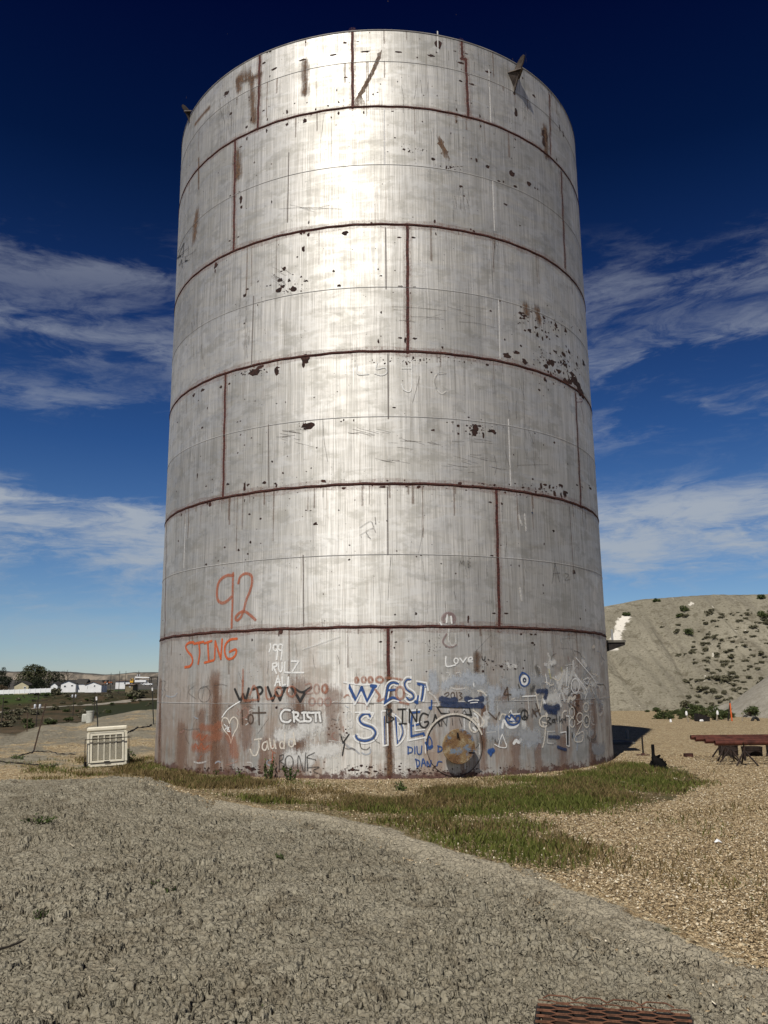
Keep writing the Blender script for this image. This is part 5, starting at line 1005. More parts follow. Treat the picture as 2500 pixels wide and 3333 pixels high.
# ---------------------------------------------------------------- houses, trees and yard across the valley
M_WHITE = simple('white siding', (.70, .70, .69), (.80, .80, .79), .6, .5, 0, .1); M_DROOF = simple('dark shingles', (.035, .032, .03), (.065, .06, .055), .9, 2); M_BROOF = simple('brown shingles', (.10, .07, .05), (.16, .115, .085), .9, 2)
M_GLASS = simple('window glass', (.02, .025, .03), (.05, .06, .07), .15, 2); M_VINYL = simple('white vinyl', (.76, .76, .75), (.82, .82, .81), .5, .5, 0, .1); M_TANWALL = simple('cream wall', (.42, .37, .24), (.52, .46, .32), .8, .5)
def house(label, px0, px1, py_base, Y, wall_h, ridge, m_w, m_r, long_=None, windows=(), name='house', gable=True):
    p0 = at(px0, py_base, Y); p1 = at(px1, py_base, Y); w_ = p1.x-p0.x; cx = (p0.x+p1.x)/2; zb = tz(cx, Y)-.3
    zb = p0.z*.5+p1.z*.5; t = thing(name, label, 'house', (cx, Y, zb)); D = 9.0
    b = MB(); h = w_/2
    if gable:
        b.poly([(-h, 0, -2.0), (h, 0, -2.0), (h, 0, wall_h), (0, 0, ridge), (-h, 0, wall_h)], (0, D, 0))
    else: b.box((0, D/2, wall_h/2-1), (w_, D, wall_h+2))
    b.build('wall', m_w, t)
    b = MB()
    if gable:
        for s in (-1, 1):
            b.poly([(0, -.45, ridge+.05), (s*(h+.5), -.45, wall_h-.15), (s*(h+.5), -.45, wall_h+.12), (0, -.45, ridge+.32)], (0, D+.9, 0))
    else:
        b.poly([(-h-.5, -.5, wall_h), (-h-.5, D*.5, ridge), (-h-.5, D+.5, wall_h)], (w_+1, 0, 0))
    b.build('roof', m_r, t)
    if long_:
        x0, x1, hh, rd, mr = long_; q0 = at(x0, py_base, Y+2).x-cx; q1 = at(x1, py_base, Y+2).x-cx
        b = MB(); b.box(((q0+q1)/2, 6, hh/2-1), (q1-q0, 8, hh+2)); b.build('wing_wall', m_w, t)
        b = MB(); b.poly([(q0-.3, 1.6, hh), (q0-.3, 6, rd), (q0-.3, 10.4, hh)], (q1-q0+.6, 0, 0)); b.build('wing_roof', mr, t)
    for (fx, z0, ww, wh) in windows:
        b = MB(); b.box((fx*h, -.03, z0+wh/2), (ww, .08, wh)); o = b.build('window', M_VINYL, t)
        b = MB(); b.box((fx*h, -.085, z0+wh/2), (ww-.3, .04, wh-.3)); b.build('pane', M_GLASS, o)
    return t
house('small white gabled shed left of the white house', 165, 187, 2241, 452, 1.5, 3.0, M_WHITE, M_DROOF)
house('white gabled house with a long dark roofed wing', 198, 246, 2241, 450, 2.5, 4.0, M_WHITE, M_DROOF, (244, 278, 2.3, 5.0, M_DROOF), ((-.45, .6, 1.3, 1.1), (.5, 1.0, 1.2, .9)))
house('white gabled house with a brown roof at the right', 277, 330, 2241, 446, 1.9, 3.4, M_WHITE, M_BROOF, None, ((.15, .8, 1.0, 1.0), (-.7, -.2, .4, 1.8)))
house('cream house half hidden behind the big tree', 46, 92, 2247, 452, 2.6, 4.6, M_TANWALL, M_DROOF, None, ((.5, .8, 1.2, 1.1),))
house('flat white shed behind the utility pole', 376, 422, 2230, 470, 2.1, 2.7, M_WHITE, M_BROOF, None, ((.3, .6, 1.1, 1.0),), 'shed', False)
house('small olive shed beside the yellow crane', 408, 432, 2241, 455, 1.8, 2.4, simple('olive boards', (.15, .12, .07), (.22, .18, .11), .9, 1), M_BROOF, None, ((.2, .6, .7, .7),), 'shed', False)
# white vinyl fence
p0 = at(-40, 2256, 440); p1 = at(165, 2248, 440); fn = thing('white_fence', 'long white vinyl fence below the trees', 'fence', p0); L = p1.x-p0.x; dzf = p1.z-p0.z
for k in range(13):
    b = MB(); x = L*k/12; b.box((x, 0, dzf*k/12+.2), (.3, .3, 2.6)); b.build('post', M_VINYL, fn)
    if k < 12: b = MB(); b.poly([(x+.16, 0, dzf*k/12-.8), (x+L/12-.16, 0, dzf*(k+1)/12-.8), (x+L/12-.16, 0, dzf*(k+1)/12+1.25), (x+.16, 0, dzf*k/12+1.25)], (0, .06, 0)); b.build('panel', M_VINYL, fn)
M_WILLOW = leaf_mat('willow leaves', (.040, .045, .018), (.080, .085, .038), (.12, .12, .06), .3); M_DKTREE = leaf_mat('dark tree leaves', (.010, .016, .008), (.030, .038, .016), None, .3); M_REDBUSH = leaf_mat('reddish leaves', (.075, .05, .028), (.12, .085, .05), None, .4)
rg = np.random.default_rng(3)
def wt(px, py, Y): q = at(px, py, Y); return Vector((q.x, Y, tz(q.x, Y)))
tree('willow_tree', 'broad olive willow, tallest tree left of the white houses', wt(108, 2245, 462), [(-5, 0, 7, 5.6, 4, 5.8), (0, 0, 9, 6.6, 5, 7.0), (4.6, 1, 8, 5.2, 4, 6.2), (-1, -2, 12.3, 5.0, 3, 3.8), (3.5, 0, 11.5, 3.4, 3, 3.4), (-6, 0, 4.5, 3, 3, 3.6)], 7500, .75, M_WILLOW, None, .7, 6, 2, 'tree', 1)
tree('dark_tree', 'dark round tree in front of the willow', wt(125, 2245, 455), [(0, 0, 4.5, 3.6, 3, 4.2), (2.2, 0, 3.5, 2.8, 2.5, 3.3), (-1, 0, 6.5, 2.6, 2, 2.6)], 2200, .6, M_DKTREE, None, .4, 3, 3)
tree('dark_tree', 'dark tree between the willow and the bare tree', wt(180, 2243, 466), [(-2, 0, 7, 3.2, 3, 5.5), (2, 0, 6.5, 3.3, 3, 4.8), (0, 0, 9.3, 2.6, 2.4, 2.8), (4, 0, 4, 2.4, 2, 3)], 2600, .65, M_DKTREE, None, .4, 4, 4)
tree('conifer_tree', 'dark conifer cut by the left edge of the picture', wt(6, 2246, 455), [(0, 0, 3, 5, 4, 3.5), (.3, 0, 6.5, 4.2, 3.5, 3.4), (0, 0, 9.5, 3.0, 2.6, 3), (0, 0, 12, 1.7, 1.5, 2.4), (2.5, 0, 7.5, 3, 2, 2)], 4200, .6, M_DKTREE, None, .5, 4, 5)
tree('reddish_shrub', 'reddish brown round bush before the conifer', wt(10, 2250, 443), [(0, 0, 2.2, 3, 2.4, 2.4), (2, 0, 1.8, 2, 2, 2), (-1.5, 0, 3.4, 2, 2, 1.8)], 1500, .45, M_REDBUSH, None, .2, 3, 6, 'bush')
tree('round_shrub', 'olive shrub between the shed and the white house', wt(192, 2243, 446), [(0, 0, 1.3, 1.5, 1.3, 1.5), (1, 0, 1, 1, 1, 1.2)], 500, .35, M_SHRUB, None, .12, 2, 7, 'bush')
bt = thing('bare_tree', 'leafless grey tree standing above the white houses', 'tree', wt(212, 2241, 464)); b = MB(); r_ = random.Random(12)
def branch(p, d, L, r, k):
    q = p+d*L; b.tube([p, p+d*L*.5+Vector((r_.uniform(-.1, .1), 0, .05))*L, q], [r, r*.8, r*.6], 5, False)
    if k:
        for _ in range(3 if k > 1 else 4): branch(q, (d+Vector((r_.uniform(-.75, .75), r_.uniform(-.6, .6), r_.uniform(-.05, .45)))).normalized(), L*r_.uniform(.6, .8), r*.55, k-1)
branch(Vector((0, 0, -.3)), Vector((.03, 0, 1)), 4.6, .30, 4); b.build('trunk', M_BARK, bt, True)
V, F = leaves(np.array([(r_.gauss(2, 2.2), r_.gauss(0, 1.5), abs(r_.gauss(3.5, 2.5))) for _ in range(500)]), .45, rg); npmesh('crown', V, F, M_WILLOW, parent=bt)
# shrubs on the valley slopes
VS = [bush_proto(120+i, 3.2, 2.0, 520, .5, M_SHRUB if i < 2 else M_SAGE, 4, 'valley_shrub', 'dark scrub bush on the valley floor or far slope', 'bush', 'scrub bushes across the valley') for i in range(3)]
used = [0, 0, 0]
VP = [(180, 2262, 1.9), (150, 2270, 1.2), (118, 2262, 1.4), (336, 2253, 1.4), (360, 2256, 1.6), (300, 2252, 1.3), (440, 2272, 2.6), (425, 2274, 1.8), (455, 2270, 1.6), (322, 2240, 1.2), (350, 2238, 1.6), (400, 2240, 1.5), (470, 2236, 2.0), (490, 2238, 1.6), (115, 2240, 1.2), (345, 2232, 1.4), (395, 2236, 1.3), (500, 2232, 1.8), (255, 2240, .9), (285, 2242, .8)]
for _ in range(170):
    px = rr.uniform(-60, 510); VP.append((px, rr.uniform(2250, 2300) if rr.random() < .45 else rr.uniform(2308, 2374), rr.uniform(.3, .95)))
for k, (px, py, s) in enumerate(VP):
    p = ground_at(px, py)
    if p.y < 70 or p.y > 600: continue
    if py > 2303: s *= 1.5
    i = k % 3 if k % 2 else 2; L = (p.x, p.y, p.z-.1)
    if used[i]: copy_tree(VS[i], L, rr.random()*6.28, None, (s, s, s*rr.uniform(.6, 1)))
    else: VS[i].location = L; VS[i].scale = (s, s, s); used[i] = 1
# utility poles
M_POLE = simple('dark pole wood', (.03, .024, .02), (.06, .05, .042), .9, 2); M_GALV = simple('grey galvanised metal', (.50, .51, .52), (.66, .67, .68), .45, 3, .3)
def pole(label, px, py0, py1, Y, arm=2.4, trans=False, rz=0, zt=None):
    q = at(px, py1, Y); base = Vector((q.x, Y, min(q.z, tz(q.x, Y)))); top = at(px, py0, Y).z-base.z
    t = thing('utility_pole', label, 'utility pole', base, rz, None); b = MB(); b.tube([(0, 0, -.5), (0, 0, top)], [.17, .11], 8); b.build('pole', M_POLE, t, True)
    if arm:
        for k, zz in enumerate((top-.4, top-1.5)[:2 if trans else 1]): b = MB(); b.box((0, -.12, zz), (arm, .12, .14)); b.build('crossarm', M_POLE, t)
    if trans:
        for s in (-1, 1): b = MB(); b.lathe([(0, -.55), (.26, -.55), (.30, -.45), (.30, .45), (.22, .55), (0, .6)], 12, None, (s*.62, -.05, top-trans)); b.build('transformer', M_GALV, t, True)
    return t
pole('nearest utility pole with two pale transformers left of the leaning post', 116, 2262, 2385, 230, 5.0, 3.0, .3)
pole('utility pole with a low crossarm at the left edge', 2, 2268, 2390, 235, 4.5, False, .2)
pole('utility pole with two transformers behind the bushes', 238, 2252, 2318, 330, 4.0, 1.6)
pole('utility pole right above the white cylinder', 305, 2252, 2330, 300, 4.2, False)
pole('utility pole in front of the flat white shed', 387, 2184, 2240, 440, 0); pole('plain pole left of the flat white shed', 359, 2190, 2243, 440, 0); pole('thin pole between shed and yard', 408, 2184, 2230, 470, 0)
pole('pole with small transformers over the yellow crane', 450, 2183, 2226, 500, 0, 2.8)
# yard vehicles
M_YEL = simple('yellow machine paint', (.60, .33, .03), (.68, .40, .06), .5, 1); M_TYRE = simple('tyre rubber', (.012, .012, .012), (.03, .03, .028), .9, 8); M_ORG = simple('orange machine paint', (.30, .09, .03), (.38, .13, .05), .6, 1)
def wheel(t, x, y, r, rz=0):
    Mx = Matrix.Rotation(math.pi/2, 3, 'X'); b = MB(); b.lathe([(r*.55, -.16), (r*.92, -.18), (r, -.12), (r, .12), (r*.92, .18), (r*.55, .16)], 18, Mx, (x, y, r)); w_ = b.build('wheel', M_TYRE, t, True)
    b = MB(); b.lathe([(0, -.10), (r*.5, -.12), (r*.56, -.15), (r*.56, .15), (r*.5, .12), (0, .10)], 14, Mx, (x, y, r)); b.build('rim', M_GALV, w_, True)
q = at(452, 2229, 462); q.z = max(q.z, tz(q.x, 462)); t = thing('crane_truck', 'yellow and white crane truck parked in the yard', 'crane truck', q)
b = MB(); b.box((0, 0, 1.0), (9.0, 2.3, .5), bev=.08); b.build('chassis', M_DKSTEEL, t); b = MB(); b.poly([(-4.6, -1.1, 1.2), (-2.9, -1.1, 1.2), (-2.9, -1.1, 3.3), (-4.0, -1.1, 3.3), (-4.6, -1.1, 2.3)], (0, 2.2, 0)); b.build('cab', M_YEL, t)
b = MB(); b.poly([(-4.35, -1.12, 2.3), (-3.2, -1.12, 2.3), (-3.2, -1.12, 3.1), (-3.95, -1.12, 3.1)], (0, -.02, 0)); b.build('window', M_GLASS, t)
b = MB(); b.box((1.0, 0, 1.9), (6.2, 2.2, 1.2), bev=.1); b.build('bed', M_WHITE, t); b = MB(); b.tube([(-2.4, 0, 2.8), (-2.2, 0, 4.0), (5.6, 0, 3.7)], [.3, .38, .26], 8); b.build('boom', M_WHITE, t, True)
for x in (-3.5, 1.6, 3.0):
    for y in (-1.1, 1.1): wheel(t, x, y, .55)
q = at(481, 2232, 455); q.z = max(q.z, tz(q.x, 455)); t = thing('pickup_truck', 'white pickup truck right of the crane truck', 'truck', q)
b = MB(); b.poly([(-2.6, -.95, .5), (2.6, -.95, .5), (2.6, -.95, 1.15), (.5, -.95, 1.2), (.1, -.95, 1.9), (-1.1, -.95, 1.9), (-1.7, -.95, 1.2), (-2.6, -.95, 1.05)], (0, 1.9, 0)); b.build('body', M_WHITE, t)
b = MB(); b.poly([(-1.45, -.96, 1.25), (.25, -.96, 1.25), (.0, -.96, 1.8), (-1.05, -.96, 1.8)], (0, -.02, 0)); b.build('window', M_GLASS, t)
for x in (-1.7, 1.6):
    for y in (-.9, .9): wheel(t, x, y, .42)
for (px, lab) in ((356, 'rust orange tractor left of the flat white shed'), (342, 'rust orange loader furthest left in the yard')):
    q = at(px, 2229, 462); q.z = max(q.z, tz(q.x, 462)); t = thing('tractor', lab, 'tractor', q); b = MB(); b.box((.3, 0, 1.2), (2.4, 1.0, .8), bev=.15); b.build('body', M_ORG, t); b = MB(); b.box((-.9, 0, 1.9), (1.0, 1.1, 1.3), bev=.1); b.build('cab', M_DKSTEEL, t)
    wheel(t, -1.0, -.8, .75); wheel(t, -1.0, .8, .75); wheel(t, 1.2, -.7, .45); wheel(t, 1.2, .7, .45)
q = at(500, 2221, 470); q.z = max(q.z-2, tz(q.x, 470)); t = thing('steel_frame', 'dark open steel frame at the right of the yard', 'steel frame', q)
for x in (-2.2, 2.2):
    for y in (0, 3): b = MB(); b.box((x, y, 2.4), (.35, .35, 5)); b.build('post', M_DKSTEEL, t)
b = MB(); b.box((0, 1.5, 4.9), (5.4, 4, .5)); b.build('top_beam', M_DKSTEEL, t)

# ---------------------------------------------------------------- left flat: cooler, posts, cable
q0 = ground_at(275, 2500); cl = thing('evaporative_cooler', 'cream louvred evaporative cooler leaning in a dark pipe frame left of the tank', 'air cooler', (q0.x+.44, q0.y+.28, tz(q0.x+.44, q0.y+.1)), rad(17))
cl.rotation_euler = (rad(-2), rad(-2.5), rad(17))
M_CREAM = simple('cream enamel', (.60, .56, .44), (.70, .66, .54), .5, 4, 0, .15); M_PADSHADE = simple('cooler pad in painted shade', (.03, .026, .02), (.06, .05, .04), .9, 8)
Wc, Hc, Dc = .93, .92, .8
b = MB(); b.box((0, Dc/2, Hc/2), (Wc-.06, Dc-.06, Hc-.06)); b.build('cabinet', M_CREAM, cl)
b = MB(); b.box((0, Dc/2, Hc-.03), (Wc, Dc, .10), bev=.025); b.build('lid', M_CREAM, cl); b = MB(); b.box((0, Dc/2, .05), (Wc, Dc, .10), bev=.02); b.build('base_pan', M_CREAM, cl)
b = MB()
for s in (-1, 1): b.box((s*(Wc/2-.03), .02, Hc/2), (.06, .06, Hc-.22))
b.build('corner_posts', M_CREAM, cl)
b = MB(); b.box((0, .012, Hc/2-.01), (Wc-.14, .01, Hc-.22)); b.build('shade_dark_pad', M_PADSHADE, cl)  # pad coloured dark to stand for the shade behind the louvres
b = MB(); fw = Wc-.15; fh = Hc-.24; zc_ = Hc/2-.01
for s in (-1, 1): b.box((s*(fw/2-.025), -.012, zc_), (.05, .03, fh)); b.box((0, -.012, zc_+s*(fh/2-.025)), (fw-.102, .03, .05))
for k in range(1, 5): b.box((-fw/2+.05+(fw-.1)*k/5, -.010, zc_), (.024, .022, fh-.102))
b.build('louvre_frame', M_CREAM, cl)
b = MB()
for c in range(5):
    w_ = (fw-.1)/5-.02; x = -fw/2+.05+(fw-.1)*(c+.5)/5
    for k in range(25):
        z = zc_-fh/2+.06+(fh-.12)*(k+.5)/25; b.box((x, -.002, z), (w_, .013, .005), M=Matrix.Rotation(rad(-38), 3, 'X'))
b.build('louvres', M_CREAM, cl)
b = MB(); b.box((0, -.035, .12), (.13, .015, .022)); b.build('name_plate', M_DKSTEEL, cl)
fr = thing('pipe_stand', 'dark pipe frame standing round the front of the cream cooler', 'pipe frame', cl.location, rad(17)); fr.rotation_euler = cl.rotation_euler
b = MB(); x0 = -Wc/2-.035; x1 = Wc/2+.04
b.tube([(x0, -.085, -.13), (x0, -.085, .66), (x1, -.085, .66), (x1, -.085, -.05)], .013, 8); b.build('front_rail', M_DKSTEEL, fr, True); b = MB(); b.box((x0+.005, -.02, .0), (.06, .06, .30)); b.build('foot', M_DKSTEEL, fr)
# T posts
M_TPOST = simple('dark green post paint', (.012, .014, .011), (.03, .03, .026), .7, 8); M_RPOST = simple('rusty post', (.045, .03, .022), (.09, .06, .042), .9, 8)
def tpost(label, top, base, H, m, white=True):
    p = ground_at(*base); Y = p.y; tp = at(top[0], top[1], Y); d = Vector((tp.x-p.x, 0, tp.z-p.z))
    t = thing('fence_post', label, 'fence post', p); b = MB(); u = d.normalized(); L = d.length; s = u.cross(Vector((0, 1, 0)))
    M_ = Matrix((s, Vector((0, 1, 0)), u)).transposed()
    b.box(M_ @ Vector((0, 0, L/2-.15)), (.045, .008, L+.3), M=M_); b.box(M_ @ Vector((0, .0235, L/2-.15)), (.008, .038, L+.3), M=M_)
    for k in range(int(L/.06)): b.box(M_ @ Vector((0, -.010, .06+k*.06)), (.018, .012, .02), M=M_)
    b.build('stake', m, t)
    if white: b = MB(); b.box(M_ @ Vector((0, 0, L-.06)), (.052, .03, .13), M=M_); b.build('white_tip', M_VINYL, t)
    return t
tpost('rusty fence post leaning to the right, left of the cooler', (150, 2289), (110, 2445), 1.4, M_RPOST, False)
p = Vector((-9.9, 29, 0)); 
tpost('upright green fence post with pale tip directly behind the cooler', (314, 2268), (320, 2400), 1.8, M_TPOST)
tpost('upright fence post with white tip beside the tank edge', (496, 2239), (500, 2357), 1.8, M_TPOST)
tpost('thin rusty post at the edge of the flat, left of the leaning post', (90, 2318), (88, 2381), 1, M_RPOST, False); tpost('short rusty post furthest left by the edge of the flat', (36, 2348), (33, 2378), .7, M_RPOST, False)
M_CABLE = simple('black cable rubber', (.012, .010, .009), (.03, .026, .022), .8, 10)
def cable(label, pts, r=.018):
    Q = [ground_at(*p) for p in pts]; P = []
    for i in range(len(Q)-1):
        for k in range(8): v = Q[i].lerp(Q[i+1], k/8); P.append((v.x+.05*math.sin(v.y*3), v.y, tz(v.x, v.y)+.01+.012*math.sin(k*2+i)))
    b = MB(); b.tube(P, r, 6); return tag(b.build('cable', M_CABLE, None, True), label, 'cable')
cable('dark cable lying from the leaning post to the cooler', [(60, 2464), (95, 2452), (113, 2446), (150, 2448), (190, 2455), (262, 2456)], .016)
cable('dark cable lying from the cooler up to the post beside the tank', [(402, 2391), (430, 2380), (465, 2368), (500, 2358)], .03)
cable('dark cable lying at the far left below the leaning post', [(-30, 2476), (10, 2481), (70, 2487), (130, 2492)], .018)
q = ground_at(292, 2350); t = thing('white_cylinder', 'pale concrete cylinder standing at the edge of the flat', 'concrete cylinder', q); M_CONC = simple('pale concrete', (.38, .38, .33), (.52, .52, .46), .85, 4)
b = MB(); b.lathe([(.0, -.1), (.17, -.1), (.18, .48), (.195, .49), (.195, .53), (.0, .54)], 24); b.build('body', M_CONC, t, True); b = MB(); b.box((-.27, .05, .18), (.28, .2, .42), .3, bev=.05); b.build('block', M_CONC, t, True)

# ---------------------------------------------------------------- right flat
M_RPIPE = simple('red brown rusty pipe', (.038, .013, .009), (.120, .040, .027), .48, 3, .25, .3)
Mx = Matrix.Rotation(math.pi/2, 3, 'Y')
for i, (px, py, Y, lab) in enumerate([(2250, 2420, 21.6, 'rusty pipe at the back of the rack, its end furthest left'), (2265, 2427, 20.9, 'rusty pipe second from the back of the rack'), (2297, 2434, 20.2, 'rusty pipe second from the front of the rack'), (2329, 2440, 19.5, 'rusty pipe nearest the viewer on the rack')]):
    q = at(px, py+5, Y); zc_ = .50; t = tag(thing('rusty_pipe', lab, 'pipe', (q.x, Y, zc_)), group='rusty pipes lying across the stands')
    b = MB(); Lp = 6.6; b.lathe([(.046, .25), (.046, .0), (.057, 0), (.057, Lp), (.046, Lp), (.046, Lp-.25)], 24, Mx); b.build('tube', M_RPIPE, t, True)
M_STAND = simple('blackened stand steel', (.010, .008, .007), (.045, .026, .019), .8, 9)
def stand(x, Y, label, h=.44):
    t = thing('pipe_jack', label, 'stand', (x, Y, tz(x, Y)), random.random()*2, 'tripod stands under the rusty pipes')
    for k in range(3):
        a = 2*math.pi*k/3+.4; b = MB(); b.tube([(.02*math.cos(a), .02*math.sin(a), h*.72), (.27*math.cos(a), .27*math.sin(a), 0.005)], .019, 6); b.build('leg', M_STAND, t)
    b = MB(); b.tube([(0, 0, h*.25), (0, 0, h-.02)], .028, 8); b.build('post', M_STAND, t); b = MB(); b.poly([(-.12, -.012, h+.07), (-.10, -.012, h+.07), (0, -.012, h-.005), (.10, -.012, h+.07), (.12, -.012, h+.07), (0, -.012, h-.04)], (0, .024, 0)); o = b.build('fork_head', M_STAND, t); return t
xs_ = lambda px, Y: (px-1250)/FPX*Y
for px, Y, lab in ((2302, 21.6, 'tripod stand under the left end of the back pipe'), (2312, 20.7, 'tripod stand under the left end of the middle pipes'), (2330, 20.2, 'dark tripod stand under the third pipe'), (2372, 19.5, 'nearest tripod stand, under the front pipe'), (2492, 20.3, 'tripod stand under the pipes at the right picture edge'), (2475, 21.6, 'tripod stand behind the one at the right edge'), (2520, 19.5, 'tripod stand cut off by the right picture edge')):
    stand(xs_(px, Y), Y, lab)
M_TUB = simple('dark rusty drum steel', (.010, .008, .007), (.035, .022, .017), .85, 6)
for px, Y, r, h, lab in ((2322, 22.4, .25, .36, 'dark drum on the ground behind the left pipe stands'), (2396, 22.2, .26, .22, 'low dark tub under the middle of the pipes'), (2466, 22.3, .20, .38, 'tall dark can under the right part of the pipes')):
    t = thing('metal_drum', lab, 'drum', (xs_(px, Y), Y, tz(xs_(px, Y), Y)), 0, 'dark drums under the pipe rack'); b = MB(); b.lathe([(0, 0), (r*.94, 0), (r*.94, h*.3), (r*.98, h*.33), (r*.95, h*.36), (r*.95, h*.65), (r*.99, h*.68), (r*.96, h*.71), (r, h), (r*.93, h), (r*.9, h*.12), (0, h*.1)], 28); b.build('drum_body', M_TUB, t, True)
q = ground_at(2241, 2464); t = thing('rusty_channel', 'short rusty steel channel left of the pipe rack', 'steel block', q, .1); b = MB(); b.box((0, 0, .085), (.21, .11, .014), bev=.004); b.box((0, -.048, .039), (.21, .014, .078)); b.box((0, .048, .039), (.21, .014, .078)); b.build('channel', M_RUSTSOLID, t)
q = ground_at(2094, 2458); t = thing('post_stand', 'thin dark post on a flat plate beside the tank shadow', 'post', q, .2); b = MB(); b.tube([(0, 0, .0), (0, 0, .50)], .022, 10); b.build('post', M_DKSTEEL, t, True); b = MB(); b.lathe([(0, 0), (.17, 0), (.17, .014), (.06, .02), (.045, .05), (0, .05)], 24); b.build('base_plate', M_RUSTSOLID, t, True)
M_BLKIRON = simple('black cast iron', (.004, .004, .004), (.011, .010, .010), .95, 9, 0, .8, .02, .1)
q = ground_at(2143, 2504); t = thing('iron_hand_pump', 'black cast iron lump with an upright pipe standing in the grass', 'iron pump', q, 0)
b = MB(); b.tube([(-.09, 0, .26), (-.085, 0, .52)], [.034, .036], 10); b.build('pipe', M_BLKIRON, t, True)
b = MB(); b.tube([(-.09, 0, .30), (-.075, 0, .24), (-.03, 0, .17), (.05, 0, .08), (.12, 0, .02)], [.035, .065, .115, .13, .085], 14); b.tube([(-.10, .02, .16), (-.14, .03, .10), (-.13, .03, .0)], [.05, .04, .05], 8); b.tube([(.10, -.05, .05), (.19, -.07, .02)], [.035, .02], 8); b.tube([(-.05, -.1, .09), (-.13, -.15, .07)], [.03, .02], 8)
for k_ in range(16): a_ = random.random()*6.28; f_ = random.random(); c_ = Vector((-.08+.2*f_, 0, .24-.22*f_)); b.tube([c_, c_+Vector((.12*math.cos(a_), -.10*abs(math.sin(a_)), .10*math.sin(a_*1.7)))], [.04, .012], 5)
b.build('body', M_BLKIRON, t, True)
M_ORANGE = simple('orange paint', (.55, .10, .025), (.68, .15, .04), .6, 5)
q = at(2384, 2360, 42); z = 0; t = thing('orange_post', 'orange post with a dark prop leaning against it before the gravel mound', 'post', (q.x, 42, -.02)); b = MB(); b.tube([(0, 0, 0), (-.02, 0, .88)], .036, 8); b.build('post', M_ORANGE, t, True); b = MB(); b.tube([(-.20, 0, 0), (.0, .02, .98)], .028, 8); b.build('prop', M_DKSTEEL, t, True)
M_STAKE = simple('grey wooden stake', (.22, .19, .14), (.34, .30, .23), .9, 5)
def stake(label, top, base, Y, white=False, r=.03):
    p = at(*base, Y); tp = at(*top, Y); t = thing('wooden_stake', label, 'stake', (p.x, Y, -.05)); d = (tp.x-p.x, 0, tp.z); b = MB(); b.tube([(0, 0, 0), d], r, 6); b.build('stake', M_STAKE, t, True)
    if white: b = MB(); b.lathe([(0, 0), (r*1.6, 0), (r*2, .1), (r*1.2, .2), (0, .2)], 8, None, (d[0], 0, d[2]-.1)); b.build('white_tip', M_VINYL, t, True)
stake('leaning grey stake before the dark thicket', (2234, 2318), (2242, 2358), 41.5, True); stake('short white topped stake left of the leaning stake', (2183, 2344), (2185, 2359), 41.5, True); stake('lowest white peg before the thicket', (2151, 2354), (2151, 2359), 41.5, True, .02); stake('grey stake with a pale knob left of the orange post', (2335, 2316), (2333, 2356), 42.5, True); stake('thin bare stake right of the orange post', (2418, 2316), (2417, 2360), 42, False, .022)
q = at(2460, 2360, 42); t = thing('old_tyre', 'half buried black tyre at the foot of the gravel mound', 'tyre', (q.x, 42, -.02), .3); b = MB(); b.tube([(.19*math.cos(a), 0, .19*math.sin(a)-.02) for a in np.linspace(-.3, math.pi+.3, 24)], .07, 10); b.build('tyre', M_TYRE, t, True)
q = at(2293, 2359, 42); t = thing('dumped_crate', 'black crate with white litter dumped by the thicket', 'crate', (q.x, 42, -.02), .15); b = MB(); b.poly([(-.3, 0, 0), (.3, 0, 0), (.32, 0, .22), (.1, 0, .30), (-.28, 0, .40)], (0, .4, 0)); b.build('crate', M_DKSTEEL, t); b = MB(); b.box((-.18, -.08, .06), (.22, .1, .11), .3, bev=.03); b.build('litter', M_VINYL, t)
t = thing('propane_bottle', 'grey gas bottle standing in the tank shadow', 'gas bottle', (xs_(2008, 29.4), 29.4, 0)); t.scale = (.5, .5, .45); b = MB(); b.lathe([(0, 0), (.11, 0), (.12, .04), (.12, .52), (.09, .60), (.04, .63), (.035, .70), (0, .71)], 18); b.build('bottle', simple('shade darkened grey metal', (.14, .14, .14), (.22, .22, .21), .6, 4), t, True)  # bottle grey darkened to deepen the shade it stands in
t = thing('concrete_slab', 'flat concrete slab in the tank shadow', 'slab', (6.9, 27.2, 0), .1); b = MB(); b.box((0, 0, .02), (1.5, 1.1, .09), bev=.02); b.build('slab', simple('shade darkened concrete', (.07, .068, .06), (.13, .125, .11), .9, 4), t)  # slab colour darkened to stand in for the tank's shadow
q = ground_at(2335, 2746); t = thing('litter_scrap', 'crumpled white scrap on the tan chips at the right', 'litter', q); b = MB(); b.add([(-.05, -.02, .01), (.0, -.035, .03), (.055, -.01, .012), (.04, .03, .035), (-.02, .035, .02), (.0, .0, .055)], [(0, 1, 5), (1, 2, 5), (2, 3, 5), (3, 4, 5), (4, 0, 5), (4, 3, 2, 1, 0)]); b.build('scrap', M_VINYL, t)

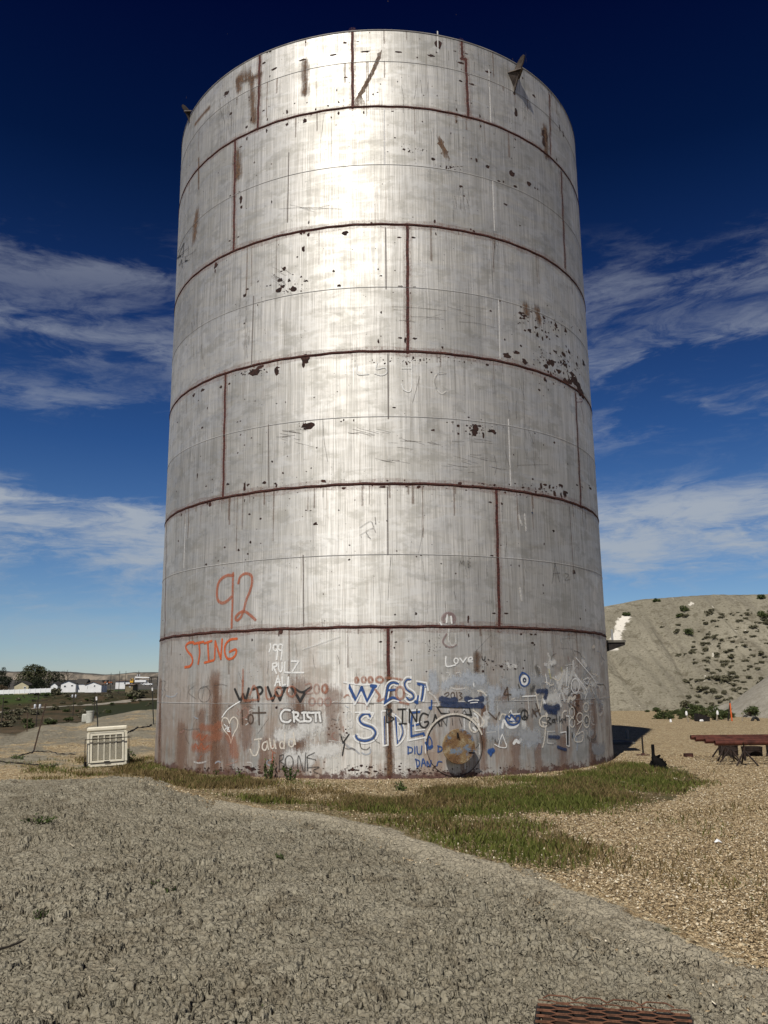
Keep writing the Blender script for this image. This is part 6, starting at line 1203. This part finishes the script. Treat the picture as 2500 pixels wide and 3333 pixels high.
# ---------------------------------------------------------------- rusty expanded metal grate in the foreground
M_GRATE = simple('brown rusted expanded metal', (.075, .034, .019), (.17, .078, .044), .8, 18)
gl = G(1752, 3255, .27); gr_ = G(2241, 3290, .27); ax = (gr_-gl); Wg = ax.length; ax.normalize(); ay = Vector((ax.y, -ax.x, 0)); 
t = thing('metal_grate', 'rusted brown expanded metal grate lying on the grey clay', 'grate', (gl.x, gl.y, .27), math.atan2(ax.y, ax.x)); Lg = 1.3
b = MB(); cols = 9; pw = Wg/cols; rh = .036; am = .84*rh
for j in range(int(Lg/rh)):
    P = []
    for i in range(cols):
        up = (i+j) % 2; yy = -j*rh-(am if up else 0); zz = .004 if up else 0.0
        P += [(i*pw+(pw*.16 if i else 0), yy, zz), ((i+1)*pw-(pw*.16 if i < cols-1 else 0), yy, zz)]
    vs = []; fs = []
    for i, (x, yy, zz) in enumerate(P):
        vs += [(x, yy-.0040, zz+.0005), (x, yy+.0030, zz+.0035), (x, yy+.0042, zz+.0015), (x, yy-.0028, zz-.0015)]
        if i:
            o = 4*i
            for c in range(4): fs.append((o-4+c, o-4+(c+1) % 4, o+(c+1) % 4, o+c))
    b.add(vs, fs)
b.build('mesh_panel', M_GRATE, t)
b = MB(); b.box((Wg/2, -.0, -.05), (Wg, .02, .06)); b.box((0, -Lg/2, -.05), (.02, Lg, .06)); b.box((Wg, -Lg/2, -.05), (.02, Lg, .06)); b.build('under_frame', M_DKSTEEL, t)
b = MB(); b.box((Wg/2, -Lg/2, -.075), (Wg-.04, Lg-.04, .012)); b.build('dark_pan', simple('dark brown sheet', (.020, .011, .007), (.045, .024, .014), .95, 20), t)  # dark brown sheet a little below the mesh
for i in range(4):
    b = MB(); x = Wg*(.22+.22*i)-.06; b.tube([(x-.075, .0, .010), (x-.045, .012, .022), (x+.045, .012, .022), (x+.08, .0, .010)], .004, 6); b.build('loose_strand', M_GRATE, t, True)

# ---------------------------------------------------------------- grass, weeds, chips
def gmat():
    m, t = mat('grass blades'); c = t.attr('tint'); r = t.n('ShaderNodeNewGeometry').outputs['Random Per Island']
    g = t.mix(r, (.060, .076, .014), (.130, .138, .032)); d = t.mix(r, (.070, .052, .020), (.205, .15, .065))
    t.out(i={'Base Color': t.mix(c, d, g), 'Roughness': .7, 'Specular IOR Level': .15}); return m
M_BLADE = gmat()
def scatter_px(poly, n):
    P = np.array(poly, float); lo = P.min(0); hi = P.max(0); A = [G(x, y) for x, y in poly]; ax_ = np.array([(p.x, p.y) for p in A]); l2 = ax_.min(0); h2 = ax_.max(0)
    return ax_, l2, h2
def grass_field():
    Vs = []; Fs = []; T = []; off_ = 0
    for poly, gfrac, den in GZ:
        A, l2, h2 = scatter_px(poly, 0); area = .5*abs(np.dot(A[:, 0], np.roll(A[:, 1], 1))-np.dot(A[:, 1], np.roll(A[:, 0], 1))); n = int(area*2100*den/.62)
        n = int(n*1.35); x = RNG.uniform(l2[0]-.7, h2[0]+.7, n*2); y = RNG.uniform(l2[1]-.8, h2[1]+.8, n*2)
        wob = .35*(fbm(x*1.1, y*1.1, 91, 3)-.5)*2; sdp = sdist(x, y, A); k = RNG.random(len(x)) < sstep(-.45, 1.1, sdp+2.2*wob); cl_ = fbm(x*.9, y*.9, 14, 4); k &= RNG.random(len(x)) < np.clip((cl_-.40)*5.5, .04, 1)
        k &= np.hypot(x-TC.x, y-TC.y) > TR+.02
        x, y, cl_ = x[k], y[k], cl_[k]; m_ = len(x); z, dcl, _w = terrain(x, y); kk = dcl < .05; x, y, z, cl_ = x[kk], y[kk], z[kk], cl_[kk]; m_ = len(x)
        gp = np.clip(gfrac*.95+2.2*(fbm(x*.8, y*.8, 27, 4)-.5), 0.03, .95); green = (RNG.random(m_) < gp).astype(float)
        h = (.025+.070*RNG.random(m_)**1.8)*(.5+1.0*cl_)*np.where(green > 0, 1.0, 1.15); a = RNG.uniform(0, 6.283, m_); wd = .0045+.005*RNG.random(m_)
        lean = RNG.normal(0, .45, (m_, 2))*h[:, None]; c, s = np.cos(a)*wd, np.sin(a)*wd
        b0 = np.stack([x-c, y-s, z-.012], 1); b1 = np.stack([x+c, y+s, z-.012], 1); m0 = np.stack([x-c*.7+lean[:, 0]*.4, y-s*.7+lean[:, 1]*.4, z+h*.55], 1); m1 = np.stack([x+c*.7+lean[:, 0]*.4, y+s*.7+lean[:, 1]*.4, z+h*.55], 1); tp = np.stack([x+lean[:, 0], y+lean[:, 1], z+h], 1)
        V = np.stack([b0, b1, m1, m0, tp], 1).reshape(-1, 3); i0 = np.arange(m_)*5+off_
        Fs.append(np.stack([i0, i0+1, i0+2], 1)); Fs.append(np.stack([i0, i0+2, i0+3], 1)); Fs.append(np.stack([i0+3, i0+2, i0+4], 1))
        Vs.append(V); T.append(np.repeat(green, 5)); off_ += m_*5
    o = npmesh('grass', np.concatenate(Vs), np.concatenate(Fs), M_BLADE, dict(tint=np.concatenate(T))); tag(o, 'short green and dried brown grass round the foot of the tank', None, None, 'stuff'); return off_//5
print('blades', grass_field())
def chips():
    n = 170000; px = RNG.uniform(500, 2560, n*2); py = H0-RNG.random(n*2)**.8*0+RNG.uniform(-980, 60, n*2)
    d = np.stack([(px-W0/2)/FPX, np.zeros_like(px)], 1)
    r = RNG.uniform(4.5, 24, n*2); a = RNG.uniform(-.30, .48, n*2); x = r*np.sin(a); y = r*np.cos(a); z, dcl, wl = terrain(x, y)
    k = (dcl < RNG.normal(-.08, .36, len(x))) & (np.hypot(x-TC.x, y-TC.y) > TR+.03) & (x/y > -.29); k &= RNG.random(len(x)) < np.clip(1.25-.035*r, .2, 1)
    gpx, gpy = proj(x, y, z)
    for P_, g_, d_ in GZ[:5]: k &= ~(inpoly(gpx, gpy, P_) & (RNG.random(len(x)) < .75*min(d_, 1)))
    inb = dcl > 0; x, y, z = x[k], y[k], z[k]; m_ = len(x); s = .004+.010*RNG.random(m_)**2.2
    nrm = RNG.normal(0, .55, (m_, 3)); nrm[:, 2] = 1; nrm /= np.linalg.norm(nrm, axis=1)[:, None]; e = np.cross(nrm, RNG.normal(size=(m_, 3))); e /= np.linalg.norm(e, axis=1)[:, None]; f = np.cross(nrm, e)
    C = np.stack([x, y, z+.006+.010*RNG.random(m_)], 1); s1 = s[:, None]; s2 = (s*(.45+.5*RNG.random(m_)))[:, None]; th_ = nrm*(s*.35)[:, None]
    q = [C-e*s1-f*s2, C+e*s1-f*s2*.8, C+e*s1*.9+f*s2, C-e*s1*.8+f*s2]; V = np.stack(q+[p+th_ for p in q], 1).reshape(-1, 3); i0 = np.arange(m_)*8
    F = np.concatenate([np.stack([i0+a_ for a_ in f_], 1) for f_ in ((4, 5, 6, 7), (0, 1, 5, 4), (1, 2, 6, 5), (2, 3, 7, 6), (3, 0, 4, 7))])
    m, t = mat('wood chips and pale gravel'); rd = t.n('ShaderNodeNewGeometry').outputs['Random Per Island']
    t.out(i={'Base Color': t.cramp(rd, [(0, (.08, .055, .03)), (.3, (.27, .195, .11)), (.6, (.42, .32, .19)), (.85, (.56, .45, .29)), (1, (.76, .69, .54))]), 'Roughness': .85, 'Specular IOR Level': .15})
    tag(npmesh('wood_chips', V, F, m), 'loose tan wood chips and gravel strewn over the flat', None, None, 'stuff'); return m_
print('chips', chips())
def weed(name, label, px, py, w_, h, n, leaf, seed, m=None, up=.5, cat='plant'):
    p = ground_at(px, py); rng = np.random.default_rng(seed); r2 = random.Random(seed); t = thing(name, label, cat, p); b = MB(); C = []
    for k in range(max(5, int(w_*16))):
        a = r2.random()*6.28; rr_ = w_*.5*math.sqrt(r2.random()); hh = h*r2.uniform(.55, 1); q = Vector((rr_*.35*math.cos(a), rr_*.35*math.sin(a), -.02)); e = Vector((rr_*math.cos(a), rr_*math.sin(a), hh))
        b.tube([q, q.lerp(e, .5)+Vector((0, 0, .02)), e], [.006, .005, .002], 5)
        for j in range(n): f = r2.uniform(.12, 1.0); C.append(q.lerp(e, f)+Vector((r2.gauss(0, .035), r2.gauss(0, .035), r2.gauss(0, .02)))*(w_/.5))
    b.build('stem', M_BARK if m is None else m, t, True); V, F = leaves(np.array([tuple(c) for c in C]), leaf, rng, .32, up); npmesh('foliage', V, F, m or M_GRASSY, parent=t); return t
weed('leafy_weed', 'taller leafy green weed against the tank foot, left of its pair', 872, 2536, .36, .46, 26, .085, 1); weed('leafy_weed', 'smaller leafy green weed against the tank foot, right of its pair', 945, 2541, .30, .36, 24, .08, 2)
weed('leafy_weed', 'small weed in the grass in front of the upright bottom seam', 1305, 2574, .36, .16, 22, .065, 3); weed('leafy_weed', 'bright green bush beside the cooler', 418, 2478, .34, .34, 30, .075, 4); weed('leafy_weed', 'low green weed at the tank foot left of the two leafy weeds', 800, 2524, .5, .15, 20, .06, 5); weed('leafy_weed', 'low weed in the grass below the washed out 92', 712, 2520, .34, .12, 20, .06, 6)
weed('ground_weed', 'flat dark weed on the clay near the left edge', 128, 2675, .42, .07, 20, .05, 7); weed('ground_weed', 'tiny weed tuft in the middle of the clay', 500, 2884, .12, .05, 14, .03, 8); weed('ground_weed', 'tiny weed pair tuft right of the middle tuft', 552, 2902, .10, .05, 14, .03, 9); weed('ground_weed', 'small weed at the lower left of the clay', 128, 2988, .11, .05, 16, .03, 10); weed('ground_weed', 'small green weed on the clay right of centre', 918, 2796, .16, .05, 14, .035, 11); weed('ground_weed', 'weed at the bottom edge below centre', 858, 3306, .10, .04, 14, .025, 12)
weed('ground_weed', 'dry dark tuft on the clay near the grate', 2185, 3045, .10, .05, 12, .03, 13, M_SAGE); weed('ground_weed', 'low weed patch on the straw below the leaning post', 150, 2500, .6, .10, 18, .06, 14); weed('ground_weed', 'weed clump on the straw left of the cooler', 60, 2470, .5, .10, 18, .06, 15)
M_TWIG = simple('bleached twig', (.30, .25, .17), (.48, .42, .31), .9, 20); M_DKTWIG = simple('dark twig', (.03, .025, .02), (.07, .055, .04), .9, 20)
def twig(label, pts, r, m=M_TWIG):
    Q = [ground_at(*p) for p in pts]; b = MB(); b.tube([(q.x, q.y, tz(q.x, q.y)+.018) for q in Q], [r]+[r*.85]*(len(Q)-2)+[r*.5], 6); return tag(b.build('twig', m, None, True), label, 'twig')
twig('dark stick entering from the left edge of the clay', [(-20, 3104), (30, 3090), (60, 3078), (84, 3066)], .009, M_DKTWIG); twig('pale curved twig on the upper left of the clay', [(228, 2752), (240, 2762), (256, 2760)], .008); twig('pale forked twig on the lower left of the clay', [(352, 3164), (370, 3164), (380, 3150)], .006); twig('short pale twig under the forked twig', [(290, 3190), (294, 3206)], .006)
twig('long thin pale stalk on the clay right of centre', [(1760, 2892), (1785, 2898), (1812, 2902)], .006); twig('thin bent stalk above the grate', [(1922, 3058), (1950, 3064), (1965, 3072)], .004); twig('thin pale stalk right of the bent stalk', [(2088, 3036), (2110, 3026), (2128, 3020)], .004); twig('pale curl at the lower left corner', [(160, 3305), (172, 3314), (178, 3312)], .006)
